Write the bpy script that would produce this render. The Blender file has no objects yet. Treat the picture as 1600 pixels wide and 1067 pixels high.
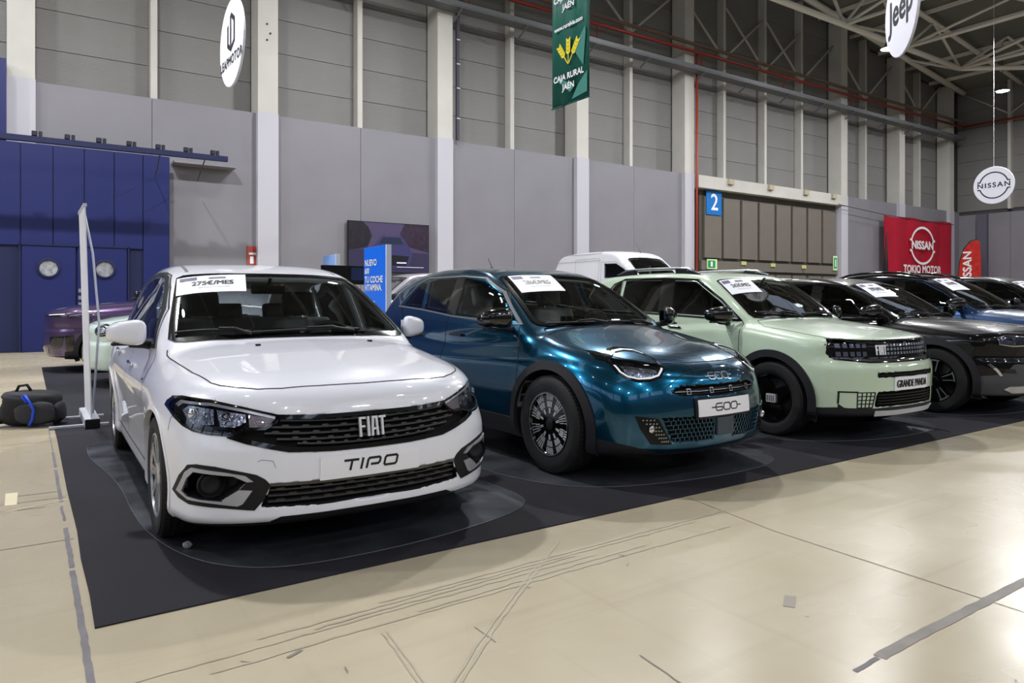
import bpy, bmesh, math, random, time
import numpy as np
from mathutils import Vector, Matrix
from mathutils.geometry import delaunay_2d_cdt
T0 = time.time()
random.seed(7); rng = np.random.default_rng(7)
scene = bpy.context.scene
COL = scene.collection

# ------------------------------------------------------------------ camera, world, exposure
cam_d = bpy.data.cameras.new('camera'); cam = bpy.data.objects.new('camera', cam_d); COL.objects.link(cam)
YAW = math.radians(34.12)                       # view direction measured from +Y towards +X
cam.location = (0, 0, 1.25)
cam.rotation_euler = (math.pi/2, 0, -YAW)
cam_d.sensor_fit = 'HORIZONTAL'; cam_d.sensor_width = 36.0
cam_d.lens = 1118.0/1600*36.0
cam_d.shift_y = -(533.5 - 467.0)/1600.0
cam_d.clip_start = 0.05; cam_d.clip_end = 300
scene.camera = cam
world = bpy.data.worlds.new('hall_world'); scene.world = world; world.use_nodes = True
world.node_tree.nodes['Background'].inputs[0].default_value = (0.75, 0.85, 1.0, 1)
world.node_tree.nodes['Background'].inputs[1].default_value = 0.02
vs = scene.view_settings
vs.view_transform = 'Standard'; vs.look = 'None'; vs.gamma = 1.0; vs.use_curve_mapping = False
vs.exposure = 0.25
scene.cycles.max_bounces = 8; scene.cycles.transparent_max_bounces = 16
scene.cycles.sample_clamp_indirect = 4.0
LAMP_STRENGTH = 400.0

# ------------------------------------------------------------------ materials
def srgb(r, g, b):
    f = lambda c: (c/255/12.92) if c/255 <= .04045 else ((c/255 + .055)/1.055)**2.4
    return (f(r), f(g), f(b), 1.0)
MATS = {}
def mat(name, color=(.5, .5, .5, 1), rough=.5, metal=0., coat=0., spec=.5, noise=None, bump=None, emit=None, coatr=.03, ior=1.45):
    """plain procedural material: optional noise=(scale, amount) colour variation and bump=(scale, strength)"""
    if name in MATS: return MATS[name]
    m = bpy.data.materials.new(name); m.use_nodes = True; MATS[name] = m
    nt = m.node_tree; b = nt.nodes['Principled BSDF']
    b.inputs['Base Color'].default_value = color; b.inputs['Roughness'].default_value = rough
    b.inputs['Metallic'].default_value = metal; b.inputs['Coat Weight'].default_value = coat
    b.inputs['Coat Roughness'].default_value = coatr
    b.inputs['Specular IOR Level'].default_value = spec; b.inputs['IOR'].default_value = ior
    if emit:
        b.inputs['Emission Color'].default_value = emit[0]; b.inputs['Emission Strength'].default_value = emit[1]
    tc = None
    if noise or bump:
        tc = nt.nodes.new('ShaderNodeTexCoord')
    if noise:
        n = nt.nodes.new('ShaderNodeTexNoise'); n.inputs['Scale'].default_value = noise[0]; n.inputs['Detail'].default_value = 5
        nt.links.new(tc.outputs['Object'], n.inputs['Vector'])
        r = nt.nodes.new('ShaderNodeValToRGB')
        a = noise[1]
        r.color_ramp.elements[0].position = .3; r.color_ramp.elements[1].position = .7
        r.color_ramp.elements[0].color = tuple(c*(1-a) for c in color[:3]) + (1,)
        r.color_ramp.elements[1].color = tuple(min(1, c*(1+a)) for c in color[:3]) + (1,)
        nt.links.new(n.outputs['Fac'], r.inputs['Fac']); nt.links.new(r.outputs['Color'], b.inputs['Base Color'])
    if bump:
        n2 = nt.nodes.new('ShaderNodeTexNoise'); n2.inputs['Scale'].default_value = bump[0]; n2.inputs['Detail'].default_value = 3
        nt.links.new(tc.outputs['Object'], n2.inputs['Vector'])
        bp = nt.nodes.new('ShaderNodeBump'); bp.inputs['Strength'].default_value = bump[1]; bp.inputs['Distance'].default_value = .01
        nt.links.new(n2.outputs['Fac'], bp.inputs['Height']); nt.links.new(bp.outputs['Normal'], b.inputs['Normal'])
    return m
def glass(name, tint, rough=.0, refl=1.0):
    """thin pane: tinted transparency under a fresnel mirror"""
    if name in MATS: return MATS[name]
    m = bpy.data.materials.new(name); m.use_nodes = True; MATS[name] = m
    nt = m.node_tree; nt.nodes.remove(nt.nodes['Principled BSDF']); out = nt.nodes['Material Output']
    t = nt.nodes.new('ShaderNodeBsdfTransparent'); t.inputs[0].default_value = tint
    g = nt.nodes.new('ShaderNodeBsdfGlossy'); g.inputs['Roughness'].default_value = rough
    fr = nt.nodes.new('ShaderNodeFresnel'); fr.inputs[0].default_value = 1.5
    mu = nt.nodes.new('ShaderNodeMath'); mu.operation = 'MULTIPLY'; mu.inputs[1].default_value = refl
    mx = nt.nodes.new('ShaderNodeMixShader')
    nt.links.new(fr.outputs[0], mu.inputs[0]); nt.links.new(mu.outputs[0], mx.inputs[0])
    nt.links.new(t.outputs[0], mx.inputs[1]); nt.links.new(g.outputs[0], mx.inputs[2]); nt.links.new(mx.outputs[0], out.inputs[0])
    return m
def paint(name, color, metal=0., rough=.35, flake=False):
    m = mat(name, color, rough, metal, coat=1.0, spec=.5, coatr=.02)
    return m

# ------------------------------------------------------------------ object helpers
def link(o, parent=None):
    COL.objects.link(o)
    if parent is not None: o.parent = parent
    return o
def tag(o, label=None, cat=None, group=None, kind=None):
    if label: o['label'] = label
    if cat: o['category'] = cat
    if group: o['group'] = group
    if kind: o['kind'] = kind
    return o
def thing(name, label, cat, loc=(0, 0, 0), rz=0., group=None):
    o = bpy.data.objects.new(name, None); COL.objects.link(o)
    o.location = loc; o.rotation_euler = (0, 0, rz); o.empty_display_size = .2
    return tag(o, label, cat, group)
def me_from(name, V, F, N=None, smooth=False):
    me = bpy.data.meshes.new(name)
    V = np.asarray(V, np.float32)
    if isinstance(F, np.ndarray) and F.ndim == 2:
        n, k = F.shape
        me.vertices.add(len(V)); me.vertices.foreach_set('co', V.ravel())
        me.loops.add(n*k); me.loops.foreach_set('vertex_index', F.astype(np.int32).ravel())
        me.polygons.add(n); me.polygons.foreach_set('loop_start', np.arange(0, n*k, k, dtype=np.int32))
        me.update(calc_edges=True); me.validate()
    else:
        me.from_pydata([tuple(map(float, v)) for v in V], [], [tuple(int(i) for i in f) for f in F]); me.update()
    if smooth or N is not None:
        me.polygons.foreach_set('use_smooth', np.ones(len(me.polygons), bool))
    if N is not None and len(N) == len(me.vertices):
        me.normals_split_custom_set_from_vertices(np.asarray(N, float).tolist())
    return me
def obj(name, V, F, m, parent=None, N=None, smooth=False, label=None):
    me = me_from(name, V, F, N, smooth)
    me.materials.append(m)
    o = bpy.data.objects.new(name, me); link(o, parent)
    if label: o['label'] = label
    return o
class MB:
    """collects simple solids into one mesh"""
    def __init__(s): s.V = []; s.F = []
    def add(s, V, F):
        b = len(s.V); s.V += [tuple(map(float, v)) for v in V]; s.F += [tuple(i + b for i in f) for f in F]; return s
    def box(s, c, d, rz=0., M=None):
        x, y, z = d[0]/2, d[1]/2, d[2]/2
        V = [(-x,-y,-z),(x,-y,-z),(x,y,-z),(-x,y,-z),(-x,-y,z),(x,-y,z),(x,y,z),(-x,y,z)]
        R = Matrix.Rotation(rz, 3, 'Z') if M is None else M
        V = [tuple(R @ Vector(v) + Vector(c)) for v in V]
        return s.add(V, [(0,3,2,1),(4,5,6,7),(0,1,5,4),(1,2,6,5),(2,3,7,6),(3,0,4,7)])
    def bar(s, a, b, w, h=None, up=(0, 0, 1)):
        """rectangular bar from a to b"""
        a, b = Vector(a), Vector(b); d = (b - a); L = d.length; d.normalize()
        u = Vector(up)
        if abs(d.dot(u)) > .98: u = Vector((1, 0, 0))
        r = d.cross(u).normalized(); u = r.cross(d).normalized(); h = h or w
        V = []
        for p in (a, b):
            for i, j in ((-1,-1),(1,-1),(1,1),(-1,1)): V.append(p + r*(i*w/2) + u*(j*h/2))
        return s.add(V, [(3,2,1,0),(4,5,6,7),(0,1,5,4),(1,2,6,5),(2,3,7,6),(3,0,4,7)])
    def tube(s, pts, r, n=8, cap=True, closed=False):
        pts = [Vector(p) for p in pts]; m = len(pts); rad = r if hasattr(r, '__len__') else [r]*m
        V = []; F = []
        d0 = (pts[1]-pts[0]).normalized()
        u = d0.orthogonal().normalized()
        for i, p in enumerate(pts):
            a = pts[i-1] if (i > 0 or closed) else p; b = pts[(i+1) % m] if (i < m-1 or closed) else p
            d = (b - a).normalized()
            u = (u - d*u.dot(d)).normalized(); w = d.cross(u)
            for k in range(n):
                t = 2*math.pi*k/n; V.append(p + (u*math.cos(t) + w*math.sin(t))*rad[i])
        for i in range(m if closed else m-1):
            j = (i+1) % m
            for k in range(n): F.append((i*n+k, i*n+(k+1) % n, j*n+(k+1) % n, j*n+k))
        if cap and not closed: F.append(tuple(range(n-1, -1, -1))); F.append(tuple((m-1)*n+k for k in range(n)))
        return s.add(V, F)
    def lathe(s, prof, n=32, axis='z', c=(0, 0, 0), a0=0., a1=2*math.pi):
        """prof: (radius, height) list"""
        full = abs(a1-a0-2*math.pi) < 1e-6; m = n if full else n+1; V = []; F = []; k = len(prof)
        for i in range(m):
            t = a0 + (a1-a0)*i/n; cs, sn = math.cos(t), math.sin(t)
            for r, h in prof:
                p = (r*cs, r*sn, h)
                if axis == 'x': p = (h, r*cs, r*sn)
                elif axis == 'y': p = (r*sn, h, r*cs)
                V.append((p[0]+c[0], p[1]+c[1], p[2]+c[2]))
        for i in range(n):
            j = (i+1) % m
            for q in range(k-1): F.append((i*k+q, j*k+q, j*k+q+1, i*k+q+1))
        return s.add(V, F)
    def prism(s, poly, a, b, plane='xz', M=None):
        """extruded polygon; plane xz extrudes along y from a to b, xy along z, yz along x"""
        n = len(poly); V = []
        for t in (a, b):
            for p in poly:
                V.append({'xz': (p[0], t, p[1]), 'xy': (p[0], p[1], t), 'yz': (t, p[0], p[1])}[plane])
        if M is not None: V = [tuple(M @ Vector(v)) for v in V]
        F = [tuple(range(n)), tuple(range(2*n-1, n-1, -1))] + [(i, i+n, (i+1) % n+n, (i+1) % n) for i in range(n)]
        return s.add(V, F)
    def build(s, name, m, parent=None, smooth=False, label=None, bevel=0., fix=True):
        me = me_from(name, s.V, s.F, None, smooth)
        if fix or bevel > 0:
            bm = bmesh.new(); bm.from_mesh(me)
            if bevel > 0:
                bmesh.ops.bevel(bm, geom=bm.edges[:], offset=bevel, segments=2, affect='EDGES', profile=.6, clamp_overlap=True)
            bmesh.ops.recalc_face_normals(bm, faces=bm.faces[:]); bm.to_mesh(me); bm.free()
        me.materials.append(m)
        o = bpy.data.objects.new(name, me); link(o, parent)
        if label: o['label'] = label
        return o
def smooth_by_angle(o, ang=35):
    me = o.data
    me.polygons.foreach_set('use_smooth', np.ones(len(me.polygons), bool))
    bm = bmesh.new(); bm.from_mesh(me)
    for e in bm.edges:
        if len(e.link_faces) == 2 and e.calc_face_angle(0) > math.radians(ang): e.smooth = False
    bm.to_mesh(me); bm.free()
    return o
def copy_tree(o, parent=None):
    c = o.copy(); COL.objects.link(c)
    if parent is not None: c.parent = parent
    for ch in list(o.children): copy_tree(ch, c)
    return c
def text_geo(s, size=1., align='CENTER', shear=0., spacing=1., extr=0.):
    """flat lettering from the built-in typeface as (verts2d, faces)"""
    cu = bpy.data.curves.new('lettering', 'FONT'); cu.body = s; cu.size = size; cu.align_x = align; cu.align_y = 'CENTER'
    cu.shear = shear; cu.space_character = spacing; cu.resolution_u = 3
    o = bpy.data.objects.new('lettering', cu); COL.objects.link(o)
    dg = bpy.context.evaluated_depsgraph_get()
    me = bpy.data.meshes.new_from_object(o.evaluated_get(dg))
    V = np.array([v.co[:] for v in me.vertices]).reshape(-1, 3)[:, :2]; F = [tuple(p.vertices) for p in me.polygons]
    bpy.data.objects.remove(o); bpy.data.curves.remove(cu); bpy.data.meshes.remove(me)
    return V, F
def flat_text(name, s, size, M, m, parent=None, sx=1., sy=1., bold=0., **k):
    """lettering laid on a plane given by matrix M (local xy plane, facing +z); M places it, 2 mm proud"""
    V, F = text_geo(s, size, **k)
    if bold:
        VV = []; FF = []
        for k_, (dx, dy) in enumerate(((-bold, 0), (bold, 0), (0, bold), (0, -bold))):
            b = len(VV); VV += [(v[0]+dx, v[1]+dy, k_*.0008) for v in V]; FF += [tuple(i+b for i in f) for f in F]
        V, F = np.array(VV), FF
    P = [tuple(M @ Vector((v[0]*sx, v[1]*sy, v[2] if len(v) > 2 else 0))) for v in V]
    return obj(name, P, F, m, parent)
def stroke(pts, w, closed=False):
    """flat polyline of width w as (verts2d, quads)"""
    p = np.asarray(pts, float); n = len(p); L = []; R = []
    for i in range(n):
        a = p[i-1] if (i > 0 or closed) else p[i]; b = p[(i+1) % n] if (i < n-1 or closed) else p[i]
        d1 = p[i]-a; d2 = b-p[i]
        if np.linalg.norm(d1) < 1e-9: d1 = d2
        if np.linalg.norm(d2) < 1e-9: d2 = d1
        d1 = d1/np.linalg.norm(d1); d2 = d2/np.linalg.norm(d2); t = d1+d2
        t = t/(np.linalg.norm(t)+1e-9); nn = np.array([-t[1], t[0]]); c = max(.45, nn @ np.array([-d1[1], d1[0]]))
        L.append(p[i]+nn*w/2/c); R.append(p[i]-nn*w/2/c)
    V = np.array(L+R); F = []
    for i in range(n if closed else n-1):
        j = (i+1) % n; F.append((i+n, j+n, j, i))
    return V, F
def joins(parts):
    V = []; F = []
    for v, f in parts:
        b = len(V); V += [tuple(q) for q in v]; F += [tuple(i+b for i in q) for q in f]
    return np.array(V), F
# ------------------------------------------------------------------ smooth solid modelling of car bodies
def pchip_table(pts, n=3000, sig=0.0):
    p = np.array(sorted(pts), float); X, Y = p[:, 0], p[:, 1]
    h = np.diff(X); dl = np.diff(Y) / h
    m = np.zeros(len(X))
    if len(X) > 2:
        for i in range(1, len(X) - 1):
            if dl[i-1] * dl[i] > 0:
                w1 = 2*h[i] + h[i-1]; w2 = h[i] + 2*h[i-1]
                m[i] = (w1 + w2) / (w1/dl[i-1] + w2/dl[i])
    m[0] = dl[0]; m[-1] = dl[-1]
    q = np.linspace(X[0], X[-1], n)
    k = np.clip(np.searchsorted(X, q) - 1, 0, len(X) - 2)
    t = (q - X[k]) / h[k]
    v = ((1+2*t)*(1-t)**2*Y[k] + t*(1-t)**2*h[k]*m[k] + t*t*(3-2*t)*Y[k+1] + t*t*(t-1)*h[k]*m[k+1])
    if sig > 0:
        dx = q[1] - q[0]; r = int(3*sig/dx) + 1
        ker = np.exp(-0.5*(np.arange(-r, r+1)*dx/sig)**2); ker /= ker.sum()
        vv = np.concatenate([v[0] + (np.arange(-r, 0))*(v[1]-v[0]), v, v[-1] + np.arange(1, r+1)*(v[-1]-v[-2])])
        v = np.convolve(vv, ker, 'valid')
    return q, v

class Cv:
    def __init__(s, pts, sig=0.012):
        s.q, s.v = pchip_table(pts, 3000, sig)
        s.d = np.gradient(s.v, s.q)
    def __call__(s, a): return np.interp(a, s.q, s.v)
    def der(s, a): return np.interp(a, s.q, s.d)

def smax(a, b, k):
    h = np.maximum(k - np.abs(a - b), 0) / k
    return np.maximum(a, b) + h*h*k*0.25
def smin(a, b, k): return -smax(-a, -b, k)

def poly_sd(P, x, y):
    """signed distance (negative inside) of points to a closed polygon"""
    P = np.asarray(P, float); d = np.full(x.shape, 1e9); ins = np.zeros(x.shape, bool)
    n = len(P)
    for i in range(n):
        ax, ay = P[i]; bx, by = P[(i+1) % n]
        ex, ey = bx-ax, by-ay; L = ex*ex + ey*ey + 1e-12
        t = np.clip(((x-ax)*ex + (y-ay)*ey)/L, 0, 1)
        d = np.minimum(d, (x-ax-t*ex)**2 + (y-ay-t*ey)**2)
        c = (ay > y) != (by > y)
        ins ^= c & (x < (bx-ax)*(y-ay)/(by-ay+1e-12) + ax)
    return np.where(ins, -1, 1)*np.sqrt(d)

class Body:
    """outer skin = smooth union of lower body and greenhouse; front at y=0, nose towards -y, symmetric in x"""
    def __init__(s, S):
        s.S = S; g = S.get
        s.plan = Cv(S['plan']); s.sec = Cv(S['sec'], 0.008); s.nose = Cv(S['nose'], 0.010); s.sweep = Cv(S['sweep'])
        s.tail = Cv(S['tail']); s.rsweep = Cv(S['rsweep']); s.top = Cv(S['top'], 0.03)
        s.crown = Cv(S['crown']); s.bot = Cv(S['bot'], 0.03)
        s.gw = Cv(S['gw'], 0.05); s.roof = Cv(S['roof'], S.get('roofsig', 0.035)); s.rcrown = Cv(S['rcrown'])
        s.swz = Cv(S.get('swz', [(0, 1), (2, 1)]), .02)
        s.holes = []; s.recess = []
    def lower(s, x, y, z):
        S = s.S
        W = s.plan(y) + s.sec(z)
        for yw in S['axles']:
            dist = np.sqrt((y-yw)**2 + (z-S['wr'])**2)
            W = W + S.get('flare', .012)*np.clip(1 - (dist - S['arch'])/S.get('flw', .12), 0, 1)**2*(dist > S['arch']*.6)
        ds = x - W
        dt = (z - (s.top(y) - s.crown(x)*S.get('crk', lambda y: 1.0)(y)))
        sx = s.sweep.der(x)
        kz = s.swz(z); sx = sx*kz
        df = (s.nose(z) + s.sweep(x)*kz - y)/np.sqrt(1 + sx*sx)
        rx = s.rsweep.der(x)
        dr = (y - (s.tail(z) - s.rsweep(x)))/np.sqrt(1 + rx*rx)
        db = s.bot(y) - z
        d = smax(ds, dt, S['ks'])
        d = smax(d, df, S['kf']); d = smax(d, dr, S['kf'])
        return smax(d, db, .04)
    def green(s, x, y, z):
        S = s.S
        zb = smax(z - S['belt'], 0*z, .10)
        W = s.gw(y) - S['tum']*zb - S.get('tumq', 0.12)*zb**2
        ds = (x - W)/math.sqrt(1 + S['tum']**2)
        ye = np.where(y < S['ymid'], y - S['wsc']*x*x, y + S['bsc']*x*x)
        rd = s.roof.der(ye)
        dt = (z - s.roof(ye) + s.rcrown(x))/np.sqrt(1 + rd*rd)
        d = smax(ds, dt, S['kr'])
        return np.maximum(d, S['gbot'] - z)
    def outer(s, x, y, z):
        x = np.sqrt(x*x + 1e-6)
        d = smin(s.lower(x, y, z), s.green(x, y, z), s.S['kb'])
        for f in s.S.get('mods', ()): d = f(d, x, y, z)
        return d
    def solid(s, x, y, z):
        S = s.S; o = s.outer(x, y, z); ax = np.abs(x)
        d = o
        c = S['cab']                                    # cabin cavity
        cav = np.maximum.reduce([o + S.get('shell', .045), c[2] - z, c[0] - y, y - c[1]])
        d = np.maximum(d, -cav)
        near = (np.abs(o) < .16)
        xs, ys, zs, os = ax[near], y[near], z[near], o[near]
        dn = d[near]
        for yw in S['axles']:                           # wheel wells
            w = np.maximum(np.sqrt((ys-yw)**2 + (zs-S['wr'])**2) - S['arch'], S['well'] - xs)
            dn = np.maximum(dn, -w)
        for view, P, ins, lim in s.holes:               # window openings
            if view == 'side': q = poly_sd(P, ys, zs); q = np.maximum(q + ins, lim - xs)
            elif view == 'top': q = poly_sd(P, xs*np.sign(1), ys); q = np.maximum(q + ins, lim - zs)
            dn = np.maximum(dn, -q)
        for P, dep, ymax in s.recess:                   # front recesses (grilles, lamps)
            m = (ys < ymax)
            if m.any():
                q = np.full(xs.shape, 1.); q[m] = poly_sd(P, xs[m], zs[m])
                dn = np.maximum(dn, -np.maximum(q, -(os + dep)))
        d = d.copy(); d[near] = dn
        # well interior beyond the skin band
        for yw in S['axles']:
            w = np.maximum(np.sqrt((y-yw)**2 + (z-S['wr'])**2) - S['arch'], S['well'] - ax)
            d = np.maximum(d, -w)
        return d
    def grad(s, f, x, y, z, e=.004):
        g = np.stack([f(x+e, y, z)-f(x-e, y, z), f(x, y+e, z)-f(x, y-e, z), f(x, y, z+e)-f(x, y, z-e)], 1)/(2*e)
        return g
    def normal(s, P, e=.004):
        g = s.grad(s.outer, P[:, 0], P[:, 1], P[:, 2], e)
        return g/(np.linalg.norm(g, axis=1, keepdims=True) + 1e-9)
    def cast(s, O, D, tmax=3.0, n=140, f=None):
        """first hit of rays with the outer skin"""
        f = f or s.outer
        O = np.asarray(O, float); D = np.asarray(D, float)
        t = np.linspace(0, tmax, n)
        P = O[:, None, :] + D[:, None, :]*t[None, :, None]
        v = f(P[..., 0].ravel(), P[..., 1].ravel(), P[..., 2].ravel()).reshape(len(O), n)
        neg = v < 0
        hit = neg.any(1); k = np.where(hit, neg.argmax(1), v.argmin(1))
        a = t[np.maximum(k-1, 0)]; b = t[k]
        for _ in range(14):
            m = (a+b)/2; Q = O + D*m[:, None]
            w = f(Q[:, 0], Q[:, 1], Q[:, 2]) < 0
            b = np.where(w & hit, m, b); a = np.where(~w & hit, m, a)
        return O + D*b[:, None], hit
    def onto(s, view, q):
        """project 2-D design points (front: x,z; side: y,z; top: x,y) onto the skin"""
        q = np.asarray(q, float); n = len(q); O = np.zeros((n, 3)); D = np.zeros((n, 3))
        if view == 'front': O[:, 0] = q[:, 0]; O[:, 1] = -.2; O[:, 2] = q[:, 1]; D[:, 1] = 1; T = 1.6
        elif view == 'rear': O[:, 0] = q[:, 0]; O[:, 1] = s.S['L']+.2; O[:, 2] = q[:, 1]; D[:, 1] = -1; T = 1.6
        elif view == 'side': O[:, 0] = 1.2; O[:, 1] = q[:, 0]; O[:, 2] = q[:, 1]; D[:, 0] = -1; T = 1.1
        else: O[:, 0] = q[:, 0]; O[:, 1] = q[:, 1]; O[:, 2] = 2.7; D[:, 2] = -1; T = 2.5
        return s.cast(O, D, T)[0]

def surface_net(V, org, h):
    """naive surface nets on a sign grid; quads wound outwards"""
    nx, ny, nz = V.shape; S = V < 0
    cnt = np.zeros((nx-1, ny-1, nz-1), np.int8)
    for a in (0, 1):
        for b in (0, 1):
            for c in (0, 1): cnt += S[a:nx-1+a, b:ny-1+b, c:nz-1+c]
    act = (cnt > 0) & (cnt < 8)
    I = np.argwhere(act); idx = np.full(act.shape, -1, np.int64); idx[act] = np.arange(len(I))
    acc = np.zeros((len(I), 3)); num = np.zeros(len(I))
    cor = [(a, b, c) for a in (0, 1) for b in (0, 1) for c in (0, 1)]
    for p in cor:
        for ax in range(3):
            if p[ax]: continue
            q = list(p); q[ax] = 1
            va = V[I[:, 0]+p[0], I[:, 1]+p[1], I[:, 2]+p[2]]; vb = V[I[:, 0]+q[0], I[:, 1]+q[1], I[:, 2]+q[2]]
            m = (va < 0) != (vb < 0)
            t = np.where(m, va/(va - vb + 1e-20), 0)
            pos = np.array(p, float)[None, :].repeat(len(I), 0); pos[:, ax] = t
            acc[m] += pos[m]; num[m] += 1
    P = org + (I + acc/num[:, None])*h
    F = []
    for ax in range(3):
        u, v = [(1, 2), (2, 0), (0, 1)][ax]
        A = S.take(range(0, S.shape[ax]-1), ax); B = S.take(range(1, S.shape[ax]), ax)
        E = np.argwhere(A != B)
        ok = np.ones(len(E), bool)
        for w in (u, v): ok &= (E[:, w] > 0) & (E[:, w] < S.shape[w]-1)
        E = E[ok]
        sgn = S[E[:, 0], E[:, 1], E[:, 2]]
        def cell(du, dv):
            c = E.copy(); c[:, u] -= du; c[:, v] -= dv
            return idx[c[:, 0], c[:, 1], c[:, 2]]
        q = np.stack([cell(1, 1), cell(0, 1), cell(0, 0), cell(1, 0)], 1)
        q[~sgn] = q[~sgn][:, ::-1]
        F.append(q)
    return P, np.concatenate(F)

def mesh_body(B, h):
    S = B.S; W = 1.02
    xs = np.arange(0, W/h + 1)*h; ys = np.arange(-.06/h, (S['L']+.08)/h + 1)*h; zs = np.arange(.02/h, (S['H']+.08)/h + 1)*h
    # coarse pass: where is the skin?
    X, Y, Z = np.meshgrid(xs, ys, zs, indexing='ij')
    V = B.solid(X.ravel(), Y.ravel(), Z.ravel()).reshape(X.shape)
    Vf = np.concatenate([V[:0:-1], V], 0)
    P, F = surface_net(Vf, np.array([-xs[-1], ys[0], zs[0]]), h)
    for it in range(2):
        d = B.solid(P[:, 0], P[:, 1], P[:, 2]); g = B.grad(B.solid, P[:, 0], P[:, 1], P[:, 2], h*.15)
        st = -(d/((g*g).sum(1) + .05))[:, None]*g
        ln = np.linalg.norm(st, axis=1, keepdims=True); st *= np.minimum(1, .35*h/(ln + 1e-9))
        P = P + st
    N = B.grad(B.solid, P[:, 0], P[:, 1], P[:, 2], .003); N /= np.linalg.norm(N, axis=1, keepdims=True) + 1e-9
    return P, F, N
# ------------------------------------------------------------------ conforming pieces on a car skin
def resample(poly, h, closed=True):
    P = np.asarray(poly, float); out = []
    n = len(P)
    for i in range(n if closed else n-1):
        a, b = P[i], P[(i+1) % n]; k = max(1, int(math.ceil(np.linalg.norm(b-a)/h)))
        for j in range(k): out.append(a + (b-a)*j/k)
    if not closed: out.append(P[-1])
    return np.array(out)
def rounded(poly, r=.3, it=2):
    """corner-cutting of a closed polygon"""
    P = np.asarray(poly, float)
    for _ in range(it):
        Q = []
        for i in range(len(P)):
            a, b = P[i], P[(i+1) % len(P)]
            Q += [a + (b-a)*r*.5, b - (b-a)*r*.5]
        P = np.array(Q)
    return P
def inset(poly, d):
    P = np.asarray(poly, float); n = len(P)
    ar = sum(P[i][0]*P[(i+1) % n][1] - P[(i+1) % n][0]*P[i][1] for i in range(n))
    sg = 1 if ar > 0 else -1; out = []
    for i in range(n):
        a, b, c = P[i-1], P[i], P[(i+1) % n]
        d1 = (b-a)/(np.linalg.norm(b-a)+1e-9); d2 = (c-b)/(np.linalg.norm(c-b)+1e-9)
        n1 = np.array([-d1[1], d1[0]])*sg; n2 = np.array([-d2[1], d2[0]])*sg
        m = n1+n2; m = m/(np.linalg.norm(m)+1e-9); out.append(b + m*d/max(.5, m @ n1))
    return np.array(out)
def tri2d(outer, holes=(), h=.05):
    loops = [resample(outer, h)] + [resample(q, h) for q in holes]
    V = np.concatenate(loops); E = []; b = 0
    for L in loops:
        n = len(L); E += [(b+i, b+(i+1) % n) for i in range(n)]; b += n
    lo, hi = loops[0].min(0), loops[0].max(0)
    gx, gy = np.meshgrid(np.arange(lo[0]+h/2, hi[0], h), np.arange(lo[1]+h/2, hi[1], h)); gx = gx.ravel(); gy = gy.ravel()
    d = poly_sd(loops[0], gx, gy)
    for q in loops[1:]: d = np.maximum(d, -poly_sd(q, gx, gy))
    k = d < -.45*h
    V = np.concatenate([V, np.stack([gx[k], gy[k]], 1)])
    r = delaunay_2d_cdt([Vector((float(v[0]), float(v[1]))) for v in V], E, [], 0, 1e-6)
    W = np.array([v[:] for v in r[0]]); F = np.array([f for f in r[2]])
    c = W[F].mean(1)
    dd = poly_sd(loops[0], c[:, 0], c[:, 1])
    for q in loops[1:]: dd = np.maximum(dd, -poly_sd(q, c[:, 0], c[:, 1]))
    F = F[dd < 0]
    return W, F
def skirt(P, N, F, depth):
    """add a rim going inwards along the boundary edges"""
    cnt = {}
    for f in F:
        for i in range(len(f)):
            a, b = f[i], f[(i+1) % len(f)]; cnt[(a, b)] = 1
    bd = [(a, b) for (a, b) in cnt if (b, a) not in cnt]
    ids = sorted({i for e in bd for i in e}); mp = {v: len(P)+k for k, v in enumerate(ids)}
    P2 = np.concatenate([P, P[ids] - N[ids]*depth]); N2 = np.concatenate([N, N[ids]])
    G = [tuple(f) for f in F] + [(b, a, mp[a], mp[b]) for a, b in bd]
    return P2, N2, G
def put(name, P, N, F, m, par, mirror=0, depth=0., label=None, smooth=True):
    """make object(s) from skin points; mirror: 0 as is, 1 both sides, -1 only the mirrored side (x<0)"""
    F = np.asarray(F)
    fn = np.cross(P[F[:, 1]]-P[F[:, 0]], P[F[:, 2]]-P[F[:, 0]])
    fl = (fn*N[F[:, 0]]).sum(1) < 0
    F = F.copy(); F[fl] = F[fl][:, ::-1]
    out = []
    Pk, Nk, Fk = (P, N, F) if depth <= 0 else skirt(P, N, F.tolist(), depth)
    for sgn in ((1,) if mirror == 0 else (1, -1) if mirror == 1 else (-1,)):
        Q = Pk.copy(); Nn = Nk.copy(); G = Fk
        if sgn < 0:
            Q[:, 0] *= -1; Nn[:, 0] *= -1
            G = Fk[:, ::-1] if isinstance(Fk, np.ndarray) else [tuple(f)[::-1] for f in Fk]
        out.append(obj(name, Q, G, m, par, Nn if (smooth and depth <= 0) else None, smooth=False, label=label))
    return out
def patch(B, name, view, poly, m, par, off=.002, h=.05, holes=(), mirror=0, depth=0., label=None):
    W, F = tri2d(poly, holes, h)
    P = B.onto(view, W); N = B.normal(P)
    return put(name, P + N*off, N, F, m, par, mirror, depth, label)
def shape_on(B, name, view, W, F, m, par, off=.004, mirror=0, depth=0., label=None):
    """free 2-D mesh (lettering, strokes) laid on the skin"""
    W = np.asarray(W, float); P = B.onto(view, W); N = B.normal(P, .02)
    T = []
    for f in F:
        for i in range(1, len(f)-1): T.append((f[0], f[i], f[i+1]))
    return put(name, P + N*off, N, np.array(T), m, par, mirror, depth, label)
def ribbon(B, name, view, pts, w, m, par, off=.003, closed=False, h=.03, mirror=0, depth=0., label=None):
    p = resample(pts, h, closed)
    V, F = stroke(p, w, closed)
    P = B.onto(view, V); N = B.normal(P)
    T = np.array([t for f in F for t in ((f[0], f[1], f[2]), (f[0], f[2], f[3]))])
    return put(name, P + N*off, N, T, m, par, mirror, depth, label)
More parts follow.
